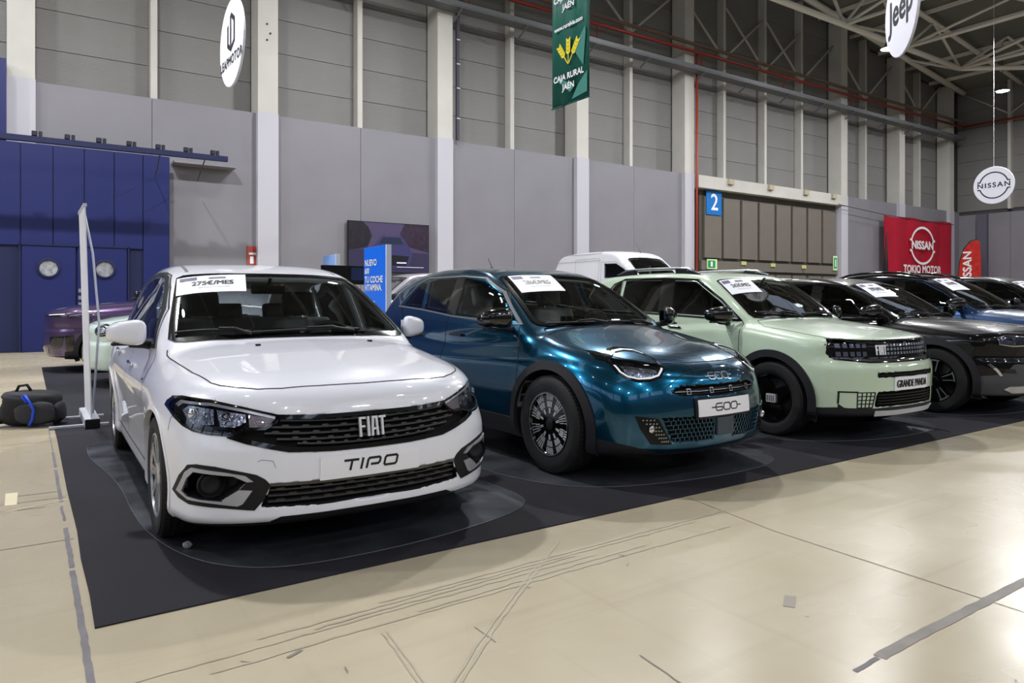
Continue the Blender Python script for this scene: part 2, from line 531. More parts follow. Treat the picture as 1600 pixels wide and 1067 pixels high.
def rail(B, name, view, pts, r, m, par, off=.0, closed=False, h=.04, mirror=0, n=6, flat=1., label=None):
    """round bar following the skin"""
    p = resample(pts, h, closed); P = B.onto(view, p); N = B.normal(P); P = P + N*off
    out = []
    for sgn in ((1,) if mirror == 0 else (1, -1) if mirror == 1 else (-1,)):
        Q = P.copy(); Q[:, 0] *= sgn
        mb = MB(); mb.tube([tuple(q) for q in Q], r, n, True, closed)
        out.append(mb.build(name, m, par, True, label))
    return out
def cut_tris(P, N, T, s):
    """split triangles along the zero line of a vertex field; returns P, N, inside tris, outside tris"""
    neg = s < 0; k = neg[T].sum(1)
    ins = [T[k == 3]]; out = [T[k == 0]]
    M = T[(k == 1) | (k == 2)]
    if len(M):
        km = neg[M].sum(1); lone = np.where((km == 1)[:, None], neg[M], ~neg[M]); j = lone.argmax(1); r = np.arange(len(M))
        A, B_, C = M[r, j], M[r, (j+1) % 3], M[r, (j+2) % 3]
        def cutpt(u, v):
            lo = np.minimum(u, v); hi = np.maximum(u, v)
            t = s[lo]/(s[lo]-s[hi] + 1e-20); return lo, hi, np.clip(t, .001, .999)
        l1, h1, t1 = cutpt(A, B_); l2, h2, t2 = cutpt(A, C)
        key = np.concatenate([l1*(len(P)+1)+h1, l2*(len(P)+1)+h2]); lo = np.concatenate([l1, l2]); hi = np.concatenate([h1, h2]); t = np.concatenate([t1, t2])
        u, first, inv = np.unique(key, return_index=True, return_inverse=True)
        w = t[first][:, None]; Pn = P[lo[first]]*(1-w) + P[hi[first]]*w; Nn = N[lo[first]]*(1-w) + N[hi[first]]*w
        Nn /= np.linalg.norm(Nn, axis=1, keepdims=True) + 1e-9
        I = len(P) + inv.ravel(); P = np.concatenate([P, Pn]); N = np.concatenate([N, Nn])
        a, b = I[:len(M)], I[len(M):]
        one = np.stack([A, a, b], 1); two = np.concatenate([np.stack([a, B_, C], 1), np.stack([a, C, b], 1)])
        ln = (km == 1); l2n = np.concatenate([ln, ln])
        ins += [one[ln], two[~l2n]]; out += [one[~ln], two[l2n]]
    return P, N, np.concatenate(ins), np.concatenate(out)
def split_body(B, par, h, regions, default):
    """mesh the solid and cut it into part meshes. regions: (name, material, field(x,y,z,o,n) negative inside, twosided)"""
    P, F, N = mesh_body(B, h)
    d1 = np.linalg.norm(P[F[:, 0]]-P[F[:, 2]], axis=1) < np.linalg.norm(P[F[:, 1]]-P[F[:, 3]], axis=1)
    T = np.concatenate([F[d1][:, [0, 1, 2]], F[d1][:, [0, 2, 3]], F[~d1][:, [0, 1, 3]], F[~d1][:, [1, 2, 3]]])
    def emit(name, m, t):
        if len(t) == 0: return
        u, inv = np.unique(t, return_inverse=True)
        obj(name, P[u], inv.reshape(-1, 3), m, par, N[u])
    for name, m, test, two in regions:
        u = np.unique(T); s = np.full(len(P), 1.)
        o = B.outer(P[u, 0], P[u, 1], P[u, 2])
        s[u] = test(np.abs(P[u, 0]), P[u, 1], P[u, 2], o, N[u])
        s[np.abs(s) < 1e-7] = 1e-7
        P, N, I, T = cut_tris(P, N, T, s)
        if two:
            c = P[I].mean(1)[:, 0] > 0; emit(name, m, I[c]); emit(name, m, I[~c])
        else: emit(name, m, I)
    emit(default[0], default[1], T)
def sdp(Q, x, y): return poly_sd(Q, x, y)
def base_regions(B, dark, liner, under):
    S = B.S; c = S['cab']
    def cabin(x, y, z, o, n): return np.maximum.reduce([o+.022, c[0]-.03-y, y-c[1]-.03, c[2]-.03-z])
    def well(i):
        yw = S['axles'][i]
        return lambda x, y, z, o, n: np.maximum.reduce([np.sqrt((y-yw)**2 + (z-S['wr'])**2)-S['arch']-.02, o+.004, S['well']-.04-x])
    def und(x, y, z, o, n): return np.maximum((n[:, 2]+.75)*.05, z-.34)
    def lining(x, y, z, o, n): return np.maximum(cabin(x, y, z, o, n), S['belt']+.06-z)
    return [('headliner', mat('headliner', srgb(168, 170, 170), .8), lining, False), ('cabin_lining', dark, cabin, False), ('wheel_arch_liner', liner, well(0), True), ('wheel_arch_liner', liner, well(1), True), ('underbody', under, und, False)]

# ------------------------------------------------------------------ wheels
def tyre_geo(R, w, rr, treads=4):
    """tyre section lathed round x; tread grooves cut as real steps"""
    hw = w/2; prof = []
    prof += [(rr, -hw*.80), (rr+.010, -hw*.92), (rr+(R-rr)*.45, -hw*1.0), (rr+(R-rr)*.80, -hw*.97), (R-.012, -hw*.86)]
    e = hw*.80; n = treads; g = .008
    xs = np.linspace(-e, e, n+2)
    prof.append((R-.004, -e))
    for i in range(n):
        x = xs[i+1]
        prof += [(R, x-g*.7), (R-.008, x-g*.5), (R-.008, x+g*.5), (R, x+g*.7)]
    prof.append((R-.004, e))
    prof += [(R-.012, hw*.86), (rr+(R-rr)*.80, hw*.97), (rr+(R-rr)*.45, hw*1.0), (rr+.010, hw*.92), (rr, hw*.80)]
    return prof
def make_wheel(par, loc, side, spec):
    """part 'wheel' (rim barrel) with tire, disc, spokes, cap as sub-parts. Outer face towards +x before mirroring"""
    R, w, rr = spec['R'], spec['w'], spec['rr']
    wo = w*.5
    key = spec['key']
    cache = make_wheel.cache.setdefault(key, {})
    if not cache:
        b = MB(); b.lathe([(rr*.97, -wo*.8), (rr*.90, -wo*.7), (rr*.88, wo*.2), (rr*.93, wo*.62), (rr*1.0, wo*.78), (rr*1.035, wo*.86), (rr*1.035, wo*.92), (rr*.985, wo*.93), (rr*.955, wo*.82)], 48, 'x')
        cache['rim'] = b
        b = MB(); b.lathe(tyre_geo(R, w, rr), 72, 'x'); cache['tire'] = b
        # cross cuts of the shoulder blocks
        b = MB()
        for k in range(72):
            t = 2*math.pi*(k+.5)/72
            for sx in (-1, 1):
                x0, x1 = sx*w*.27, sx*w*.42
                a = (x0, (R-.0005)*math.cos(t), (R-.0005)*math.sin(t)); c = (x1, (R-.005)*math.cos(t+.03), (R-.005)*math.sin(t+.03))
                b.bar(a, c, .007, .004, up=(0, math.cos(t), math.sin(t)))
        cache['sipes'] = b
        b = MB(); b.lathe([(.02, wo*.10), (rr*.66, wo*.10), (rr*.66, wo*.02), (.02, wo*.02)], 32, 'x'); cache['disc'] = b
        cache['cal'] = MB().box((wo*.12, rr*.36, rr*.46), (.05, .10, .17), M=Matrix.Rotation(-.66, 3, 'X'))
    def mk(name, b, m, p, sm=True):
        ck = name + '_me'
        if ck not in cache:
            o = b.build(name, m, p, False)
            if sm: smooth_by_angle(o, 40)
            cache[ck] = o.data
        else:
            o = bpy.data.objects.new(name, cache[ck]); link(o, p)
        return o
    wh = mk('wheel', cache['rim'], spec['rim_m'], par)
    wh.location = loc
    if side < 0: wh.rotation_euler = (0, 0, math.pi)
    mk('tire', cache['tire'], MATS['rubber'], wh); mk('tire_sipes', cache['sipes'], MATS['rubber_dark'], wh, False)['kind'] = 'stuff'
    mk('brake_disc', cache['disc'], MATS['disc_steel'], wh); mk('brake_caliper', cache['cal'], MATS['black_matte'], wh, False)
    spec['face'](wh, mk, R, w, rr, wo)
    return wh
make_wheel.cache = {}
def radial(b, t, r0, r1, w0, w1, x0, x1, th):
    """tapered spoke slab at angle t, from radius r0 to r1, front face at x0..x1, thickness th"""
    c, s = math.cos(t), math.sin(t); V = []
    for r, w, x in ((r0, w0, x0), (r1, w1, x1)):
        for k, xx in ((-1, x), (1, x), (1, x-th), (-1, x-th)):
            y = r*c - k*w/2*s; z = r*s + k*w/2*c; V.append((xx, y, z))
    b.add(V, [(0,1,5,4),(1,2,6,5),(2,3,7,6),(3,0,4,7),(3,2,1,0),(4,5,6,7)])
def place_wheels(B, par, spec, track):
    S = B.S
    out = []
    for yw in S['axles']:
        for sd in (1, -1):
            out.append(make_wheel(par, (sd*(track/2), yw, spec['R']), sd, spec))
    return out

# ------------------------------------------------------------------ shared car fittings
def door_mirror(par, P, m_cap, m_base, side, size=(.13, .11, .19), glassm=None):
    """P: centre of the head (x>0 side). head is a rounded shell, wider outward"""
    sx, sy, sz = size
    bm = bmesh.new(); bmesh.ops.create_icosphere(bm, subdivisions=3, radius=1.)
    V = []; 
    for v in bm.verts:
        x, y, z = v.co
        f = lambda a, p: math.copysign(abs(a)**p, a)
        x, y, z = f(x, .62), f(y, .75), f(z, .62)
        if y > 0: y *= .35
        zz = z*(1 - .22*x) - .04*x
        V.append((P[0] + x*sx, P[1] + y*sy + .06*(x), P[2] + zz*sz*.5))
    F = [tuple(w.index for w in f.verts) for f in bm.faces]; bm.free()
    V = np.array(V); V[:, 0] *= side
    if side < 0: F = [f[::-1] for f in F]
    o = obj('door_mirror', V, F, m_cap, par, smooth=True)
    b = MB(); b.tube([(side*(P[0]-sx*1.75), P[1]+.02, P[2]-sz*.62), (side*(P[0]-sx*.9), P[1]+.01, P[2]-sz*.50), (side*(P[0]-sx*.2), P[1]+.0, P[2]-sz*.42)], [.028, .026, .03], 8)
    b.build('mirror_arm', m_base, o, True)
    b = MB(); b.box((side*P[0], P[1]+.004, P[2]-sz*.47), (sx*1.5, sy*.7, sz*.12)); b.build('mirror_underside', m_base, o, bevel=.008)
    mb = MB(); mb.box((side*P[0], P[1]+sy*.36, P[2]), (sx*1.6, .006, sz*.66)); mb.build('mirror_glass', MATS['mirror'], o)
    return o
def wiper(B, par, a, b, m, piv):
    """blade between two top-view points, arm to pivot"""
    p = resample([a, b], .06, False); P = B.onto('top', p); N = B.normal(P); Q = P + N*.018
    o = MB().tube([tuple(q) for q in Q], .008, 6).build('wiper_blade', m, par, True)
    mid = Q[len(Q)//2]; pv = B.onto('top', [piv])[0] + np.array([0, 0, .02])
    MB().tube([tuple(pv), tuple((pv+mid)/2 + np.array([0, 0, .022])), tuple(mid + np.array([0, 0, .012]))], [.012, .009, .007], 6).build('wiper_arm', m, o, True)
def seat(par, x, y, z, m, w=.50, back=.62, head=True, rake=.30, d=.50):
    """front seat: cushion, backrest, headrest"""
    b = MB(); b.box((x, y, z), (w, d, .16)); o = b.build('seat', m, par, True, bevel=.05)
    R = Matrix.Rotation(-rake, 3, 'X')
    c = Vector((x, y+d*.52, z+.05)) + R @ Vector((0, 0, back/2))
    b = MB(); b.box(c, (w*.94, .15, back), M=R); b.build('seat_back', m, o, True, bevel=.05)
    if head:
        c2 = Vector((x, y+d*.52, z+.05)) + R @ Vector((0, 0, back+.12))
        b = MB(); b.box(c2, (.26, .10, .19), M=R); b.build('headrest', m, o, True, bevel=.04)
        b = MB()
        for sx in (-.06, .06):
            p0 = Vector((x+sx, y+d*.52, z+.05)) + R @ Vector((0, 0, back-.03)); p1 = Vector((x+sx, y+d*.52, z+.05)) + R @ Vector((0, 0, back+.08)); b.tube([p0, p1], .007, 6)
        b.build('headrest_post', MATS['satin_metal'], o)
    return o
def steering_wheel(par, c, m, r=.185, tilt=.42):
    R = Matrix.Rotation(tilt, 3, 'X')
    pts = [Vector(c) + R @ Vector((r*math.cos(t), 0, r*math.sin(t))) for t in np.linspace(0, 2*math.pi, 28, endpoint=False)]
    o = MB().tube(pts, .016, 8, closed=True).build('steering_wheel', m, par, True)
    b = MB(); b.lathe([(0, -.03), (.07, -.025), (.075, .02), (0, .03)], 16, 'y')
    b.V = [tuple(Vector(c) + R @ Vector(v)) for v in b.V]; b.build('steering_hub', m, o, True)
    b = MB()
    for t in (0.15, math.pi-.15, -math.pi/2): b.bar(Vector(c), Vector(c) + R @ Vector((r*math.cos(t), 0, r*math.sin(t))), .045, .018, up=R @ Vector((0, 1, 0)))
    b.build('steering_spokes', m, o)
    return o
def cabin(par, S, m_seat, m_dash, dash_y, dash_z, sx=.37, seat_y=1.95, rear_y=2.85, sz=.52, lhd=-1, dash_w=1.36, wheel_at=None, bk=.60):
    b = MB()
    y0 = dash_y
    prof = [(y0, dash_z-.02), (y0+.14, dash_z+.005), (y0+.34, dash_z+.01), (y0+.46, dash_z-.03), (y0+.50, dash_z-.12), (y0+.42, dash_z-.30), (y0+.02, dash_z-.30)]
    b.prism(prof, -dash_w/2, dash_w/2, 'yz'); d = b.build('dashboard', m_dash, par, True, bevel=.02)
    wx = lhd*sx if wheel_at is None else wheel_at[0]
    hb = MB(); hb.box((wx, y0+.40, dash_z+.03), (.36, .14, .07)); hb.build('instrument_hood', m_dash, d, True, bevel=.025)
    sc = MB(); sc.box((0, y0+.42, dash_z+.045), (.26, .02, .13)); sc.build('centre_screen', MATS['black_gloss'], d, bevel=.006)
    steering_wheel(par, (wx, y0+.60, dash_z-.03) if wheel_at is None else wheel_at, MATS['black_matte'])
    for s in (-1, 1): seat(par, s*sx, seat_y, sz, m_seat, back=bk)
    b = MB(); b.box((0, rear_y, sz-.02), (1.26, .5, .16)); o = b.build('rear_seat', m_seat, par, True, bevel=.05)
    R = Matrix.Rotation(-.32, 3, 'X'); c = Vector((0, rear_y+.28, sz)) + R @ Vector((0, 0, .30))
    b = MB(); b.box(c, (1.26, .14, .60), M=R); b.build('rear_seat_back', m_seat, o, True, bevel=.05)
    for x in (-.42, 0, .42):
        c = Vector((x, rear_y+.28, sz)) + R @ Vector((0, 0, .66)); b = MB(); b.box(c, (.24, .09, .14), M=R); b.build('rear_headrest', m_seat, o, True, bevel=.03)
def rear_view_mirror(par, c):
    o = MB().box(c, (.24, .035, .075)).build('interior_mirror', MATS['black_gloss'], par, True, bevel=.015)
    MB().tube([(c[0], c[1]-.01, c[2]+.02), (c[0], c[1]-.07, c[2]+.08)], .012, 6).build('mirror_stalk', MATS['black_matte'], o)
def antenna(par, p, m, h=.10):
    o = MB().lathe([(.022, 0), (.018, .02), (.006, .028)], 12, 'z', p).build('antenna', m, par, True)
    MB().tube([(p[0], p[1], p[2]+.02), (p[0], p[1]+h*.75, p[2]+.02+h)], [.005, .003], 6).build('antenna_rod', m, o)
def spoke_wheel_cap(mk, wh, m, r, x):
    mk('wheel_cap', MB().lathe([(r, x-.03), (r, x-.004), (r*.8, x), (0.001, x)], 24, 'x'), m, wh)
def init_car_mats():
    mat('rubber', srgb(22, 22, 24), .75, bump=(60, .15)); mat('rubber_dark', srgb(6, 6, 7), .9)
    mat('machined', srgb(214, 215, 220), .3, .35); mat('disc_steel', srgb(120, 120, 124), .35, .9); mat('black_matte', srgb(20, 20, 22), .6)
    mat('black_gloss', srgb(8, 8, 9), .08, coat=1.); mat('black_satin', srgb(28, 28, 31), .45, spec=.25)
    mat('satin_metal', srgb(175, 176, 180), .3, 1.); mat('chrome', srgb(225, 226, 232), .06, 1.)
    mat('silver_paint', srgb(190, 192, 198), .28, .85, coat=.4); mat('mirror', srgb(215, 220, 225), .01, 1.)
    mat('seam', srgb(14, 14, 15), .8); mat('cabin_dark', srgb(88, 89, 92), .7); mat('cabin_grey', srgb(120, 121, 123), .75, noise=(40, .15))
    mat('liner', srgb(10, 10, 11), .9); mat('frit', srgb(7, 7, 8), .12, coat=.6)
    mat('plate_white', srgb(232, 232, 238), .4); mat('ink', srgb(22, 22, 32), .45); mat('clad', srgb(33, 33, 37), .6, spec=.3, bump=(400, .2))
    mat('lamp_dark', srgb(38, 39, 46), .25, .2); mat('drl', srgb(235, 238, 245), .2, emit=((.9, .95, 1, 1), .12))
    mat('amber', srgb(200, 120, 60), .2); mat('lamp_red', srgb(150, 14, 16), .15, coat=1.)
    glass('wind_glass', (.90, .95, .93, 1)); glass('side_glass', (.74, .79, .77, 1)); glass('dark_glass', (.10, .11, .11, 1)); glass('lens', (.93, .94, .97, 1))
init_car_mats()
# ------------------------------------------------------------------ the hall (structure)
def struct(o): o['kind'] = 'structure'; return o
WY = 21.3                                    # face of the long back wall
XR = 46.9                                    # face of the far end wall
def roof_z(x): return 15.3 + (35.24 - x)*.127 if x > 11 else 18.38 - (11 - x)*.127
def floor_material():
    m = bpy.data.materials.new('epoxy_floor'); m.use_nodes = True; nt = m.node_tree; b = nt.nodes['Principled BSDF']
    N = nt.nodes.new; L = nt.links.new
    tc = N('ShaderNodeTexCoord')
    def noise(sc, det, vec=None, rough=.6):
        n = N('ShaderNodeTexNoise'); n.inputs['Scale'].default_value = sc; n.inputs['Detail'].default_value = det; n.inputs['Roughness'].default_value = rough
        L(vec or tc.outputs['Object'], n.inputs['Vector']); return n.outputs['Fac']
    def ramp(fac, p0, p1, c0, c1):
        r = N('ShaderNodeValToRGB'); r.color_ramp.interpolation = 'EASE'; r.color_ramp.elements[0].position = p0; r.color_ramp.elements[1].position = p1
        r.color_ramp.elements[0].color = c0; r.color_ramp.elements[1].color = c1; L(fac, r.inputs['Fac']); return r.outputs['Color']
    def mix(a, bb, fac, mode='MIX'):
        x = N('ShaderNodeMixRGB'); x.blend_type = mode
        for i, v in ((1, a), (2, bb), (0, fac)):
            if hasattr(v, 'is_linked') or hasattr(v, 'links'): L(v, x.inputs[i])
            else: x.inputs[i].default_value = v
        return x.outputs[0]
    base = ramp(noise(.35, 4), .32, .68, srgb(176, 165, 141), srgb(184, 173, 149))
    fine = ramp(noise(5, 3, rough=.5), .25, .8, (.80, .78, .76, 1), (1, 1, 1, 1))
    base = mix(base, fine, .22, 'MULTIPLY')
    # drifting grime and scuffs: stretched noise in two directions
    mp = N('ShaderNodeMapping'); mp.inputs['Scale'].default_value = (.25, 6, 1); mp.inputs['Rotation'].default_value = (0, 0, .06); L(tc.outputs['Object'], mp.inputs['Vector'])
    sc = ramp(noise(1.6, 4, mp.outputs['Vector'], .55), .52, .80, (1, 1, 1, 1), (.72, .70, .68, 1))
    base = mix(base, sc, .35, 'MULTIPLY')
    mp2 = N('ShaderNodeMapping'); mp2.inputs['Scale'].default_value = (9, .35, 1); mp2.inputs['Rotation'].default_value = (0, 0, .7); L(tc.outputs['Object'], mp2.inputs['Vector'])
    sc2 = ramp(noise(1.1, 4, mp2.outputs['Vector'], .55), .55, .82, (1, 1, 1, 1), (.75, .73, .7, 1))
    base = mix(base, sc2, .3, 'MULTIPLY')
    L(base, b.inputs['Base Color'])
    r = ramp(noise(1.3, 2), .3, .7, (.23, .23, .23, 1), (.29, .29, .29, 1)); L(r, b.inputs['Roughness'])
    b.inputs['Specular IOR Level'].default_value = .42
    bp = N('ShaderNodeBump'); bp.inputs['Strength'].default_value = .03; bp.inputs['Distance'].default_value = .02; L(noise(1.2, 1), bp.inputs['Height']); L(bp.outputs['Normal'], b.inputs['Normal'])
    return m
struct(MB().box((11.5, 0, -.05), (72, 44.4, .1)).build('floor', floor_material()))
# joints and marks on the floor (thin strips let into the epoxy)
jm = mat('floor_joint', srgb(122, 112, 97), .7); fl = bpy.data.objects['floor']
def strip(name, pts, w, m, par, z=.0015, jag=0.):
    p = resample(pts, .12, False)
    if jag: p = p + rng.normal(0, jag, p.shape)
    V, F = stroke(p, w); return obj(name, [(v[0], v[1], z) for v in V], F, m, par)
for x in (-3.8, 8.6, 13.6, 18.7): strip('floor_joint', [(x, -6), (x, 3.1)], .007, jm, fl)
strip('floor_joint', [(3.30, -6), (3.29, 1.2), (3.33, 2.4), (3.44, 3.1)], .006, jm, fl)
for y in (-4.2, .95): strip('floor_joint', [(-6, y), (40, y+.1)], .007, jm, fl)
for y in (4.4, 5.35, 7.5): strip('floor_joint', [(-8, y), (.2, y-.03)], .008, jm, fl)

# ------------------------------------------------------------------ walls
pn = mat('upper_panel', srgb(122, 121, 118), .55, noise=(.6, .06)); lowp = mat('lower_panel', srgb(127, 125, 131), .5, noise=(.8, .05)); dk = mat('panel_gap', srgb(70, 70, 70), .8)
def ribbed(m, sc=42.):
    nt = m.node_tree; b = nt.nodes['Principled BSDF']; tc = nt.nodes.new('ShaderNodeTexCoord'); w = nt.nodes.new('ShaderNodeTexWave')
    w.bands_direction = 'Z'; w.inputs['Scale'].default_value = sc/6.283*1.0; nt.links.new(tc.outputs['Object'], w.inputs['Vector'])
    bp = nt.nodes.new('ShaderNodeBump'); bp.inputs['Strength'].default_value = .35; bp.inputs['Distance'].default_value = .01
    nt.links.new(w.outputs['Fac'], bp.inputs['Height']); nt.links.new(bp.outputs['Normal'], b.inputs['Normal'])
ribbed(pn, 40.)
wall = struct(MB().box((11.8, WY+.18, 8.2), (72.5, .1, 20)).build('wall_back', dk))
cols = [-.40-5.75*2, -.40-5.75, -.40, 5.35, 11.03, 16.85, 22.62, 34.03, 39.65, 45.30]; muls = [-9.1, -3.2, 2.70, 8.46, 14.16, 19.90, 25.55, 28.44, 31.27, 36.95, 42.62]
edges = sorted([c for c in cols] + muls + [XR])
pcache = {}
def plate_part(name, x0, x1, z0, z1, y, m, par, t=.06, gap=.012):
    k = (round(x1-x0, 3), round(z1-z0, 3), t, m.name)
    if k not in pcache:
        o = MB().box((0, 0, 0), (x1-x0-gap, t, z1-z0-gap)).build(name, m, par, bevel=.006); pcache[k] = o.data
    else: o = bpy.data.objects.new(name, pcache[k]); link(o, par)
    o.location = ((x0+x1)/2, y, (z0+z1)/2); return o
for a, b in zip(edges[:-1], edges[1:]):
    z = 6.5
    while z < min(roof_z(a), roof_z(b)) - .2 and z < (10.6 if b < 12 else 11.6 if b < 20 else 13.6 if b < 31 else 16):
        plate_part('wall_panel', a, b, z, min(z+1.0, min(roof_z(a), roof_z(b))), WY+.10, pn, wall); z += 1.0
# above what the frame shows: one plain upper skin
MB().box((0, WY+.12, 14.6), (24.5, .06, 8.0)).build('upper_skin', pn, wall)
MB().box((25.2, WY+.14, 15.2), (25.9, .05, 6.2)).build('upper_skin', pn, wall)
for a, b in zip(edges[:-1], edges[1:]):
    if 23 < (a+b)/2 < 34: continue
    plate_part('lower_wall_panel', a, b, 0, 6.5, WY-.28, lowp, wall, t=.54, gap=.010)
cu = mat('column_upper', srgb(192, 189, 182), .6, noise=(1.2, .05)); cl = mat('column_lower', srgb(184, 182, 190), .55)
tri = 0
for i, x in enumerate(cols):
    w = .56
    h = min(roof_z(x), 18.2)-.1
    o = struct(MB().box((x+w/2, WY-.36, (6.5+h)/2), (w, .72, h-6.5)).build('column_%d' % (i+1), cu, bevel=.012))
    MB().box((x+w/2, WY-.37, 3.25), (w+.02, .74, 6.5)).build('column_base', cl, o, bevel=.012)
    if x == 5.35:
        for dx, dz in ((.25, 9.0), (.34, 8.75), (.25, 8.55)): MB().lathe([(.03, 0), (.03, .01), (.001, .012)], 10, 'y', (x+dx, WY-.735, dz)).build('fixing_hole', MATS['panel_gap'], o)
for i, x in enumerate(muls):
    z0 = 6.5 if not 24 < x < 33 else 6.5
    o = struct(MB().box((x+.08, WY-.12, (z0+min(roof_z(x), 18))/2), (.16, .36, min(roof_z(x), 18)-z0)).build('mullion_%d' % (i+1), cu))
    if x > 19:       # wind braces
        zt = 11.9 + (x-19)*.0
        for s in (-1, 1): MB().tube([(x+.08, WY-.25, zt), (x+.08+s*2.75, WY-.25, zt+2.3)], .05, 8).build('wall_brace', cu, o, True)
# far end wall
endw = struct(MB().box((XR+.18, 0, 8.2), (.1, 44, 20)).build('wall_end', dk))
pm2 = pcache
for k in range(5):
    y1 = 20.9 - k*2.9; y0 = y1-2.9
    for r in range(8):
        o = MB().box((XR+.10, (y0+y1)/2, 7.0+r), (.06, y1-y0-.02, .985)).build('wall_panel', pn, endw)
    MB().box((XR+.02, (y0+y1)/2, 3.15), (.16, y1-y0-.015, 6.25)).build('lower_wall_panel', lowp, endw)
    struct(MB().box((XR-.08, y0, 10.2), (.3, .16, 7.5)).build('mullion_%d' % (20+k), cu))
    for s in (-1, 1): MB().tube([(XR-.1, y0, 11.9), (XR-.1, y0+s*2.5, 13.6)], .05, 8).build('wall_brace', cu, endw, True)
MB().box((XR+.12, -2, 8), (.06, 17, 16)).build('plain_wall_skin', pn, endw)
MB().box((XR-.15, 19.4, 3.12), (.35, .55, 6.25)).build('dark_post', mat('dark_post', srgb(92, 90, 104), .6), endw)
# walls behind and beside the camera
bw = mat('plain_wall', srgb(80, 80, 82), .8)
wl = struct(MB().box((-24.3, 0, 9), (.1, 44, 18.5)).build('wall_left', bw)); wf = struct(MB().box((11.5, -22, 9), (72, .1, 18.5)).build('wall_front', bw))
wm = mat('daylit_glass', (.5, .6, .75, 1), .2, emit=((.62, .76, 1, 1), .9))
k = 1
for y in np.arange(-18, 18, 6.):
    o = struct(MB().box((-24.2, y+2.6, 9.6), (.08, 5.2, 3.4)).build('window_%d' % k, wm)); k += 1
    for q in (-1.3, 0, 1.3): MB().box((-24.12, y+2.6+q, 9.6), (.08, .12, 3.4)).build('window_bar', cu, o)
for x in np.arange(-18, 44, 8.):
    o = struct(MB().box((x+3, -21.9, 10.5), (6, .08, 2.6)).build('window_%d' % k, wm)); k += 1
    for q in (-1.5, 0, 1.5): MB().box((x+3+q, -21.82, 10.5), (.12, .08, 2.6)).build('window_bar', cu, o)
# ------------------------------------------------------------------ roof
rm_ = mat('roof_deck', srgb(114, 114, 108), .8)
b = MB()
for x0, x1 in ((-24.5, 11), (11, XR+.4)):
    z0, z1 = roof_z(x0), roof_z(x1); b.add([(x0,-22,z0),(x1,-22,z1),(x1,WY+.3,z1),(x0,WY+.3,z0),(x0,-22,z0+.2),(x1,-22,z1+.2),(x1,WY+.3,z1+.2),(x0,WY+.3,z0+.2)], [(0,1,2,3),(7,6,5,4),(0,4,5,1),(1,5,6,2),(2,6,7,3),(3,7,4,0)])
roof = struct(b.build('ceiling', rm_))
sk = mat('skylight_glass', (.5, .6, .75, 1), .3, emit=((.66, .78, 1, 1), 1.0))
def skylight(i, x0, x1, y0, y1):
    z0, z1 = roof_z(x0)-.02, roof_z(x1)-.02
    o = struct(MB().add([(x0,y0,z0),(x1,y0,z1),(x1,y1,z1),(x0,y1,z0),(x0,y0,z0+.1),(x1,y0,z1+.1),(x1,y1,z1+.1),(x0,y1,z0+.1)], [(0,3,2,1),(4,5,6,7),(0,1,5,4),(1,2,6,5),(2,3,7,6),(3,0,4,7)]).build('window_roof_%d' % i, sk))
for i, q in enumerate(((14, 24, 7.6, 9.4), (25, 40, 7.6, 9.4), (-16, -4, 9, 11), (-16, -4, 13, 15), (-12, 6, -8, -6.2), (12, 30, -8, -6.2))): skylight(i+1, *q)
tw = mat('truss_white', srgb(234, 229, 218), .5)
for x in np.arange(-20, 46, 2.8):
    MB().bar((x, -21.5, roof_z(x)-.12), (x, WY, roof_z(x)-.12), .10, .18).build('purlin', tw, roof)
def truss(name, y, xs, zb, label):
    t = struct(MB().tube([(x, y, zb(x)) for x in xs], .13, 10).build(name, tw, None, True))
    MB().tube([(x, y, roof_z(x)-.35) for x in np.linspace(xs[0], XR-.3, 6)], .12, 10).build('top_chord', tw, t, True)
    pts = list(xs)
    for a, b2 in zip(pts[:-1], pts[1:]):
        mid = (a+b2)/2
        MB().tube([(a, y, zb(a)), (mid, y, roof_z(mid)-.35)], .07, 8).build('web_member', tw, t, True)
        MB().tube([(mid, y, roof_z(mid)-.35), (b2, y, zb(b2))], .07, 8).build('web_member', tw, t, True)
    return t
t1 = truss('roof_truss_1', 17.4, [14, 19, 24, 29, 34, 39.4], lambda x: 13.0, '')
nd = (39.4, 17.4, 13.0)
for a, b2, r in ((nd, (46.6, 11.9, 13.0), .12), (nd, (43.2, 17.4, 14.2), .07), (nd, (41.0, 15.9, 14.5), .07), (nd, (39.4, 12.0, 14.3), .08), ((43, 14.65, 13), (41.0, 15.9, 14.5), .07), ((43, 14.65, 13), (45, 15.9, 14.0), .07)):
    MB().tube([a, b2], r, 10).build('diagonal_tube', tw, t1, True)
t2 = truss('roof_truss_2', 10.5, [14, 19, 24, 29, 34, 39.4, 44.5], lambda x: 13.0, '')
for x0 in (29, 34, 39.4):
    MB().tube([(x0, 17.4, 13), (x0, 10.5, 13)], .09, 8).build('cross_tube', tw, t1, True)
    MB().tube([(x0, 17.4, 13), (x0+2.6, 14, roof_z(x0+2.6)-.35), (x0+5.2, 10.5, 13)], .07, 8).build('cross_tube', tw, t1, True)
eb = struct(MB().tube([(x, WY-.9, roof_z(x)-.25) for x in (20, 30, 40, 46.6)], .16, 10).build('eave_beam', tw, None, True))
for x in (22.9, 34.3, 39.9):
    MB().tube([(x, WY-.9, roof_z(x)-.3), (x+2.9, WY-2.4, roof_z(x+2.9)-.4)], .07, 8).build('eave_strut', tw, eb, True)
